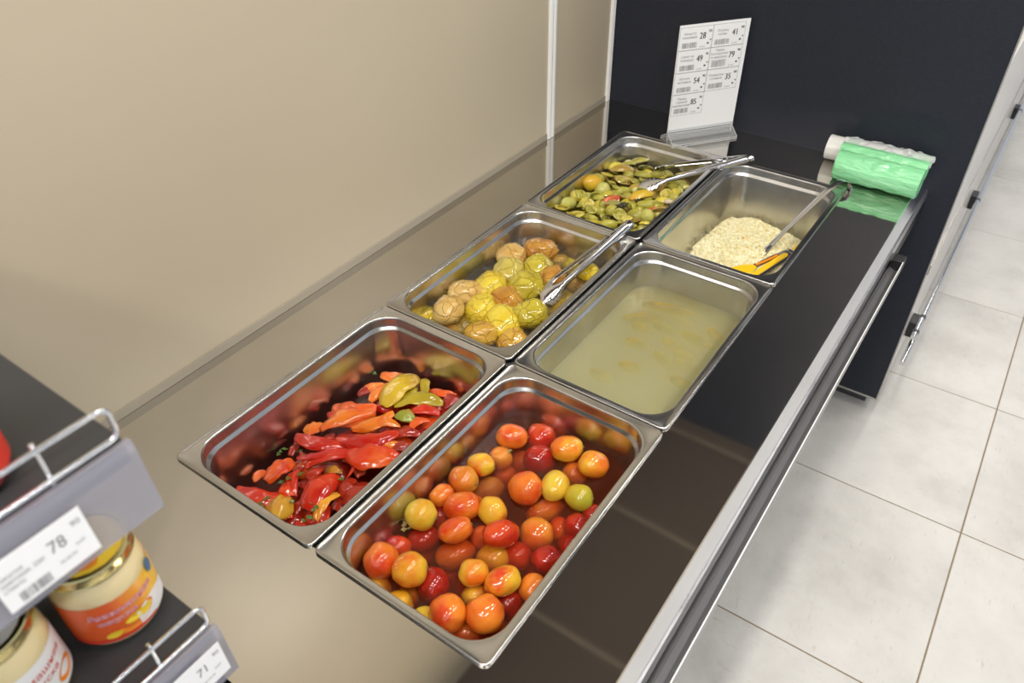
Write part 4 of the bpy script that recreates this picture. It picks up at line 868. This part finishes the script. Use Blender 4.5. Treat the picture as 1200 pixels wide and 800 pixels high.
# ================================================================ price sign
sg = E0('price_sign', 'white price sheet in a clear acrylic stand before the black panel', 'sign')
SC = Vector((0.203, 1.657, 0)); SD = Vector((0.61, 0.79, 0)).normalized(); SNRM = Vector((0.79, -0.61, 0)).normalized(); SUP = Vector((0, 0, 1))
def sfn(off):
    return lambda x, y: SC + SD * x + SUP * (y + 0.030) + SNRM * off
def slab(fn0, fn1, x0, y0, x1, y1):
    b = MB(); c4 = [(x0, y0), (x1, y0), (x1, y1), (x0, y1)]; b.loops([[fn0(*q) for q in c4], [fn1(*q) for q in c4]], cap0=True, cap1=True); return b
sheet = slab(sfn(0.0009), sfn(0.0014), -0.105, 0.0, 0.105, 0.297).make('paper_sheet', M['paper'], sg)
slab(sfn(-0.0012), sfn(-0.0004), -0.105, 0.0, 0.105, 0.297).make('backing_sheet', M['white'], sg)
bs = MB(); pf = [(0.038, -0.030), (0.038, -0.024), (0.004, -0.004), (0.004, 0.0085), (0.0022, 0.0085), (0.0022, -0.0245), (-0.0018, -0.0245), (-0.0018, 0.0085), (-0.004, 0.0085), (-0.004, -0.004), (-0.038, -0.024), (-0.038, -0.030)]
bs.loops([[sfn(o_)(-0.103, y) for o_, y in pf], [sfn(o_)(0.103, y) for o_, y in pf]], cap0=True, cap1=True); bs.make('acrylic_base', M['acrylic'], sg)
eb = MB()  # thin pale tubes paint bright glints along the stand's outlines
for o_, y in ((0.038, -0.0295), (0.038, -0.0245), (0.0045, -0.004), (0.0045, 0.0085), (-0.038, -0.0245), (-0.038, -0.0295), (-0.0045, 0.0085)): eb.tube([sfn(o_)(-0.103, y), sfn(o_)(0.103, y)], 0.0007, 6)
for sx_ in (-0.103, 0.103): eb.tube([sfn(o_)(sx_, y) for o_, y in pf], 0.0007, 6, closed=True)
eb.make('edge_glints', M['edge_glint'], sg)
F = sfn(0.0021)
cells = [(0, 0, ['Капуста', 'квашеная'], '28', '50'), (0, 1, ['Салат из', 'помидор'], '49', '95'), (0, 2, ['Яблоки', 'моченые'], '54', '90'), (0, 3, ['Перец', 'горький', 'маринованн'], '85', '90'),
         (1, 0, ['Огурец', 'солен.'], '41', '90'), (1, 1, ['Перец', 'Болгарский', 'в медовом', 'маринаде'], '79', '90'), (1, 2, ['Помидоры', 'соленые'], '35', '00')]
cw, chh = 0.0975, 0.0605
for cx, cy, nm, pr, su in cells:
    x0 = -0.103 + cx * cw; y1 = 0.291 - cy * chh; y0 = y1 - chh
    card = slab(sfn(0.0014), sfn(0.0018), x0 + 0.0002, y0 + 0.0002, x0 + cw - 0.0002, y1 - 0.0002).make('price_card', M['paper'], sg)
    lt = MB()
    for q in ((x0, y0, x0 + cw, y0 + 0.0007), (x0, y1 - 0.0007, x0 + cw, y1), (x0, y0, x0 + 0.0007, y1), (x0 + cw - 0.0007, y0, x0 + cw, y1)): add_rect(lt, *q, F)
    lt.make('border_line', M['grey_ink'], card)
    lt = MB()
    for k, s_ in enumerate(nm): add_text(lt, s_, x0 + 0.030, y1 - 0.020 + (len(nm) - 2) * 0.004 - k * 0.0095, 0.0092, F)
    lt.make('product_name', M['grey_ink'], card)
    lt = MB(); add_text(lt, '00 0000', x0 + 0.070, y0 + 0.0045, 0.005, F); lt.make('item_code', M['grey_ink'], card)
    bt = MB(); add_text(bt, pr, x0 + 0.068, y1 - 0.033, 0.0235, F, sx=0.80, bold=0.00035)
    add_text(bt, su, x0 + 0.089, y1 - 0.0175, 0.0095, F, bold=0.0003)
    add_rect(bt, x0 + 0.083, y0 + 0.012, x0 + 0.0885, y0 + 0.0165, F); add_rect(bt, x0 + 0.0905, y0 + 0.021, x0 + 0.0945, y0 + 0.0245, F)
    bt.make('price_number', M['ink'], card)
    bc = MB(); bars(bc, x0 + 0.009, y0 + 0.006, x0 + 0.054, y0 + 0.020, F, cx * 7 + cy, 30); bc.make('barcode', M['grey_ink'], card)
settle(sg)

# ================================================================ bag rolls
def roll(name, x0, x1, cy, cz, r_, mat, label, seed, amp=0.0022, flap=True, group='rolls of thin plastic bags'):
    rt = E0(name, label, 'bag roll', group); b = MB(); nx_, na = 46, 44; Ls = []
    for i in range(nx_ + 1):
        u = i / nx_; x = x0 + (x1 - x0) * u; mid = math.exp(-((u - 0.5) / 0.28) ** 2)
        ring = []
        for k in range(na):
            a = 2 * PI * k / na
            rr = r_ + amp * mid * (noise.noise(Vector((u * 9, a * 2.2, seed))) + 0.7 * noise.noise(Vector((u * 24 + a * 3, a * 4, seed)))) + 0.0010 * (k / na)
            ring.append((x, cy + rr * math.cos(a), cz + rr * math.sin(a)))
        Ls.append(ring)
    def sc(L, f_, dx): return [(L[0][0] + dx, cy + (q[1] - cy) * f_, cz + (q[2] - cz) * f_) for q in L]
    Ls = [sc(Ls[0], 0.30, 0.004), sc(Ls[0], 0.93, 0.0005)] + Ls + [sc(Ls[-1], 0.93, -0.0005), sc(Ls[-1], 0.30, -0.004)]
    b.loops(Ls, cap0=True, cap1=True); b.make('rolled_bags', mat, rt, ang=60)
    MB().tube([(x0 + 0.002, cy, cz), (x0 - 0.001, cy, cz)], r_ * 0.28, 16).make('cardboard_core', M['white'], rt)
    if flap:
        fb = MB(); n_ = 40; rows_ = []
        for j in range(7):
            v = j / 6; row = []
            for i in range(n_ + 1):
                u = i / n_; x = x0 + 0.001 + (x1 - x0 - 0.002) * u; a = math.radians(150 + 95 * v)
                rr = r_ + 0.0016 + (0.004 * v * (0.5 + 0.9 * noise.noise(Vector((u * 6, v * 2, seed + 5)))))
                row.append((x, cy + rr * math.cos(a), max(0.0012, cz + rr * math.sin(a))))
            rows_.append(row)
        fb.loops(rows_, closed=False); o = fb.make('loose_end', mat, rt, smooth=True)
        md = o.modifiers.new('thickness', 'SOLIDIFY'); md.thickness = 0.0005
    return rt
rt = roll('bag_roll', 0.602, 0.812, 1.632, 0.0395, 0.036, M['green_film'], 'front roll of crinkled green plastic bags at the counter corner', 1.0); settle(rt)
rt = roll('bag_roll', 0.594, 0.812, 1.684, 0.0530, 0.0230, M['green_film'], 'green bag roll squeezed between front green roll and white roll', 4.0, flap=False); settle(rt)
rt = roll('bag_roll', 0.550, 0.785, 1.729, 0.0360, 0.0325, M['white_film'], 'white bag roll against the black panel behind the green rolls', 8.0, amp=0.001, flap=False)
for xa_, xb_ in ((0.598, 0.628), (0.762, 0.806)):
    rg = [[(x, 1.729 + 0.0340 * math.cos(2 * PI * k / 32), 0.0360 + 0.0340 * math.sin(2 * PI * k / 32)) for k in range(32)] for x in (xa_, xa_ + 0.001, xb_ - 0.001, xb_)]
    MB().loops(rg).make('green_wrap', M['green_film'], rt, smooth=True)
cf = MB(); rows_ = []
for j in range(10):
    row = []
    for i in range(40):
        u, v = i / 39, j / 9; a = math.radians(150 - 85 * v)
        rr = 0.0355 + 0.012 * max(0, noise.noise(Vector((u * 9, v * 3, 2)))) + 0.010 * math.exp(-((v - 0.5) / 0.3) ** 2) * (0.3 + 0.9 * u * (1.1 - u) * 2)
        row.append((0.590 + 0.225 * u + 0.01 * noise.noise(Vector((v * 4, u * 2, 7))), min(1.7635, 1.729 + rr * math.cos(a) * 0.9), 0.036 + rr * math.sin(a)))
    rows_.append(row)
o = cf.loops(rows_, closed=False).make('clear_wrapper', M['clear_film'], rt, smooth=False); md = o.modifiers.new('thickness', 'SOLIDIFY'); md.thickness = 0.0004
settle(rt)

# ================================================================ display unit and bumper beyond the panel
nu_ = E0('display_unit', 'cream enamelled display unit running along the aisle behind the panel', 'display unit')
MB().box(0.30, 1.80, -0.74, 0.893, 6.4, 0.30).make('body', M['unit_white'], nu_, bevel=0.003)
MB().box(0.34, 1.82, FZ, 0.86, 6.38, -0.74).make('plinth', M['dark_metal'], nu_)
MB().box(0.8932, 1.80, -0.30, 0.8975, 6.4, -0.27).make('side_trim', M['silver_edge'], nu_)
for z, y in ((-0.560, 1.86), (-0.624, 1.80)): MB().tube([(0.922, y, z), (0.922, 6.4, z)], 0.0088, 14).make('bumper_tube', M['chrome'], nu_, ang=40)
for y in (1.93, 2.93, 4.00, 5.1): MB().box(0.8935, y, -0.612, 0.9165, y + 0.06, -0.555).make('bumper_bracket', M['black'], nu_, bevel=0.002)
for y in (1.885, 1.975, 2.905, 3.975): MB().tube([(0.922, y, -0.560), (0.922, y + 0.014, -0.560)], 0.0100, 14).make('tube_collar', M['dark_metal'], nu_, ang=40)
settle(nu_)

# ================================================================ shelving unit in the foreground
XF, YE = 0.500, -0.228
sh = E0('shelving_unit', 'graphite grey shop shelving beside the near end of the counter', 'shelving')
def shelf(z):
    s_ = MB().box(WALLX + 0.022, -1.15, z - 0.028, XF - 0.004, YE, z).make('shelf', M['grey_shelf'], sh, bevel=0.0015)
    g_ = MB(); x = XF; yb_ = -1.14; rr = 0.0023
    zt, zb_ = z + 0.036, z + 0.006
    def arc(y, zc, a0, a1): return [(x, y + 0.008 * math.cos(math.radians(a0 + (a1 - a0) * k / 5)), zc + 0.008 * math.sin(math.radians(a0 + (a1 - a0) * k / 5))) for k in range(6)]
    pts = arc(YE - 0.010, zt - 0.008, 90, 0) + arc(YE - 0.010, zb_ + 0.008, 0, -90) + arc(yb_ + 0.010, zb_ + 0.008, 270, 180) + arc(yb_ + 0.010, zt - 0.008, 180, 90)
    g_.tube(pts, rr, 10, closed=True)
    for y in [YE - 0.055 - 0.11 * k for k in range(8)]: g_.tube([(x - 0.0035, y, z - 0.002), (x - 0.0035, y, zt + 0.004)], 0.0021, 8)
    g_.make('wire_guard', M['wire'], s_, ang=60)
    r_ = MB(); r_.profile_y([(XF - 0.003, z - 0.002), (XF + 0.004, z - 0.001), (XF + 0.0065, z - 0.010), (XF + 0.0075, z - 0.030), (XF + 0.0110, z - 0.074), (XF + 0.0085, z - 0.075), (XF + 0.0050, z - 0.032), (XF + 0.0040, z - 0.012), (XF - 0.003, z - 0.008)], -1.14, YE + 0.003)
    r_.make('price_rail', M['rail_plastic'], s_, ang=30)
    for y in (-0.30, -1.10): MB().box(WALLX + 0.02, y, z - 0.075, 0.30, y + 0.003, z - 0.028).make('bracket', M['grey_shelf'], sh)
    return s_
ZU, ZL = 0.542, 0.280
shelf(ZU); shelf(ZL); shelf(-0.02)
MB().box(WALLX + 0.001, -1.15, FZ + 0.10, WALLX + 0.022, YE, 0.66).make('back_panel', M['grey_shelf'], sh)
MB().box(WALLX + 0.001, -1.15, FZ, XF - 0.03, YE, FZ + 0.16).make('base_shelf', M['grey_shelf'], sh)
settle(sh)

def price_tag(y0, z0, big, lines, label):
    w_, h_ = 0.070, 0.047; rt_ = E0('price_tag', label, 'price tag', 'price tags on the shelf rails')
    def fn(off): return lambda x, y: Vector((XF + 0.0125 - 0.0024 * (y / h_) + off, y0 + x, z0 + y))
    s_ = slab(fn(0), fn(0.0004), 0, 0, w_, h_).make('paper_card', M['paper'], rt_)
    F2 = fn(0.0007); tb = MB(); gb = MB()
    add_text(tb, big, 0.046, 0.0235, 0.0165, F2, sx=0.8); add_text(gb, '90', 0.063, 0.034, 0.0075, F2)
    for k, s2 in enumerate(lines): add_text(gb, s2, 0.003, 0.0300 - 0.0058 * k, 0.0055, F2, 'LEFT', sx=0.85)
    add_text(gb, 'руб', 0.060, 0.017, 0.004, F2); add_text(gb, '00.00.00', 0.048, 0.0105, 0.0038, F2)
    tb.make('price_number', M['grey_ink'], s_); gb.make('product_name', M['grey_ink'], s_)
    bb = MB(); bars(bb, 0.010, 0.003, 0.034, 0.0125, F2, int(big), 24); bb.make('barcode', M['grey_ink'], s_)
    return settle(rt_)
price_tag(-0.350, 0.4760, '78', ['Закуска', 'ореховая, 250г', 'стекло'], 'white price tag reading 78 on the upper shelf rail')
price_tag(-0.3030, 0.2200, '71', ['Закуска', 'сырная 250г', 'ст/б'], 'white price tag reading 71 on the lower shelf rail')

# ================================================================ jars
def jar(name, cx, cy, z, r_, h, body_mat, lid_mat, label, face, kind, group='jars on the near shelves'):
    rt_ = E0(name, label, 'jar', group)
    def lathe(pr, n_=48): return MB().loops([[(cx + rr * math.cos(2 * PI * k / n_), cy + rr * math.sin(2 * PI * k / n_), z + zz) for k in range(n_)] for rr, zz in pr], cap0=True, cap1=True)
    lathe([(r_ * 0.80, 0), (r_ * 0.93, 0.002), (r_ * 0.99, 0.008), (r_, 0.018), (r_, h * 0.66), (r_ * 0.985, h * 0.72), (r_ * 0.93, h * 0.79), (r_ * 0.86, h * 0.84), (r_ * 0.85, h * 0.87)]).make('glass_body', body_mat, rt_, ang=50)
    lr = r_ * 0.93
    lathe([(lr * 0.96, h * 0.865), (lr, h * 0.873), (lr * 1.02, h * 0.882), (lr, h * 0.892), (lr * 0.995, h * 0.965), (lr * 1.005, h * 0.985), (lr * 0.98, h), (lr * 0.90, h * 0.998), (lr * 0.87, h * 0.985), (lr * 0.1, h * 0.985)]).make('lid', lid_mat, rt_, ang=30)
    def cyl(off, cx_=cx, cy_=cy):
        def fn(x, y):
            a = face + x / r_; rr = r_ + off; return Vector((cx_ + rr * math.cos(a), cy_ + rr * math.sin(a), z + y))
        return fn
    def patch(x0, y0, x1, y1, off, mat, nm, parent, wave=0.0):
        F_ = cyl(off); b = MB(); n_ = 28
        b.loops([[F_(x0 + (x1 - x0) * k / n_, y0 + (wave * math.sin(PI * 2.2 * k / n_) if yy == 1 and False else 0) + (y1 - y0 + wave * math.sin(3.0 * k / n_ + 0.4)) * yy) for k in range(n_ + 1)] for yy in (0, 1)], closed=False)
        return b.make(nm, mat, parent, smooth=True)
    def spot(b, x, y, rx, ry, off, rot=0.0):
        F_ = cyl(off); n_ = 16; i0 = len(b.v)
        for k in range(n_):
            t_ = 2 * PI * k / n_; ex, ey = rx * math.cos(t_), ry * math.sin(t_); b.v.append(F_(x + ex * math.cos(rot) - ey * math.sin(rot), y + ex * math.sin(rot) + ey * math.cos(rot)))
        b.f.append(tuple(range(i0, i0 + n_)))
    lb0, lb1 = h * 0.10, h * 0.64
    if kind == 'orange':
        lab = patch(-0.062, lb0, 0.062, lb1, 0.0004, M['label_orange'], 'paper_label', rt_)
        patch(0.012, lb0 + 0.001, 0.061, lb0 + 0.018, 0.0007, M['label_white'], 'white_corner', lab, wave=0.008)
        b = MB(); add_text(b, 'Аппетитная', 0.006, h * 0.455, 0.0115, cyl(0.0010), bold=0.0007); add_text(b, 'закуска', -0.003, h * 0.36, 0.0095, cyl(0.0010), bold=0.0006); b.make('lettering_outline', M['pink_outline'], lab)
        b = MB(); add_text(b, 'Аппетитная', 0.006, h * 0.455, 0.0115, cyl(0.0014)); add_text(b, 'закуска', -0.003, h * 0.36, 0.0095, cyl(0.0014)); b.make('lettering', M['purple_ink'], lab)
        b = MB(); spot(b, 0.012, h * 0.25, 0.020, 0.009, 0.0011, 0.3); b.make('printed_sauce', M['orange_print'], lab)
        b = MB(); spot(b, -0.012, h * 0.20, 0.0075, 0.0045, 0.0014, 0.2); spot(b, 0.022, h * 0.27, 0.007, 0.004, 0.0014, 0.5); spot(b, 0.010, h * 0.29, 0.010, 0.005, 0.0013, 0.1); b.make('printed_nuts', M['yellow_print'], lab)
        b = MB(); spot(b, 0.046, h * 0.60, 0.006, 0.009, 0.0016, 0.2); b.make('seal_sticker', M['blue_print'], lab)
        patch(-0.062, lb0, 0.03, lb0 + 0.003, 0.0009, M['label_red'], 'red_line', lab, wave=0.002)
    elif kind == 'white':
        lab = patch(-0.062, lb0, 0.062, lb1, 0.0004, M['label_white'], 'paper_label', rt_)
        b = MB(); add_text(b, 'Домашняя', 0.008, h * 0.46, 0.0115, cyl(0.0010)); add_text(b, 'закуска', 0.006, h * 0.35, 0.0105, cyl(0.0010)); b.make('lettering', M['red_ink'], lab)
        b = MB(); spot(b, 0.03, h * 0.24, 0.013, 0.009, 0.0011, 0.3); spot(b, -0.005, h * 0.20, 0.008, 0.006, 0.0011); b.make('printed_carrots', M['orange_print'], lab)
    else:
        lab = patch(-0.09, lb0, 0.09, lb1, 0.0004, M['label_red'], 'paper_label', rt_)
        b = MB(); add_text(b, 'соус', 0.0, h * 0.38, 0.020, cyl(0.0010)); b.make('lettering', M['label_white'], lab)
    # printed lid
    def lidspot(b, x, y, rx, ry, dz, rot=0.0):
        n_ = 18; i0 = len(b.v)
        for k in range(n_):
            t_ = 2 * PI * k / n_; ex, ey = rx * math.cos(t_), ry * math.sin(t_); b.v.append(Vector((cx + x + ex * math.cos(rot) - ey * math.sin(rot), cy + y + ex * math.sin(rot) + ey * math.cos(rot), z + h * 0.985 + dz)))
        b.f.append(tuple(range(i0, i0 + n_)))
    if kind != 'red':
        b = MB(); lidspot(b, 0, 0, lr * 0.85, lr * 0.85, 0.0003); lp = b.make('lid_print', M['label_white'] if kind == 'white' else M['yellow_print'], rt_)
        b = MB(); lidspot(b, 0.010, -0.012, 0.020, 0.012, 0.0006, 0.5); b.make('printed_herbs', M['green_print'] if kind == 'white' else M['orange_print'], lp)
        b = MB(); lidspot(b, 0.004, 0.006, 0.013, 0.009, 0.0008, 1.1); lidspot(b, -0.014, -0.004, 0.010, 0.007, 0.0008, 0.2); b.make('printed_vegetables', M['orange_print'] if kind == 'white' else M['yellow_print'], lp)
    return settle(rt_)
fa = -0.25
jar('sauce_jar', 0.409, -0.269, ZL, 0.0435, 0.104, M['cream'], M['gold'], 'cream sauce jar with orange label and gold lid, under the 78 tag', fa, 'orange')
jar('sauce_jar', 0.410, -0.367, ZL, 0.0435, 0.104, M['cream'], M['gold'], 'cream sauce jar with white label at the bottom left corner', fa + 0.35, 'white')
jar('sauce_jar', 0.438, -0.3236, ZU, 0.040, 0.125, M['dark_glass_red'], M['gold'], 'red labelled jar on the upper shelf at the left edge', fa, 'red')
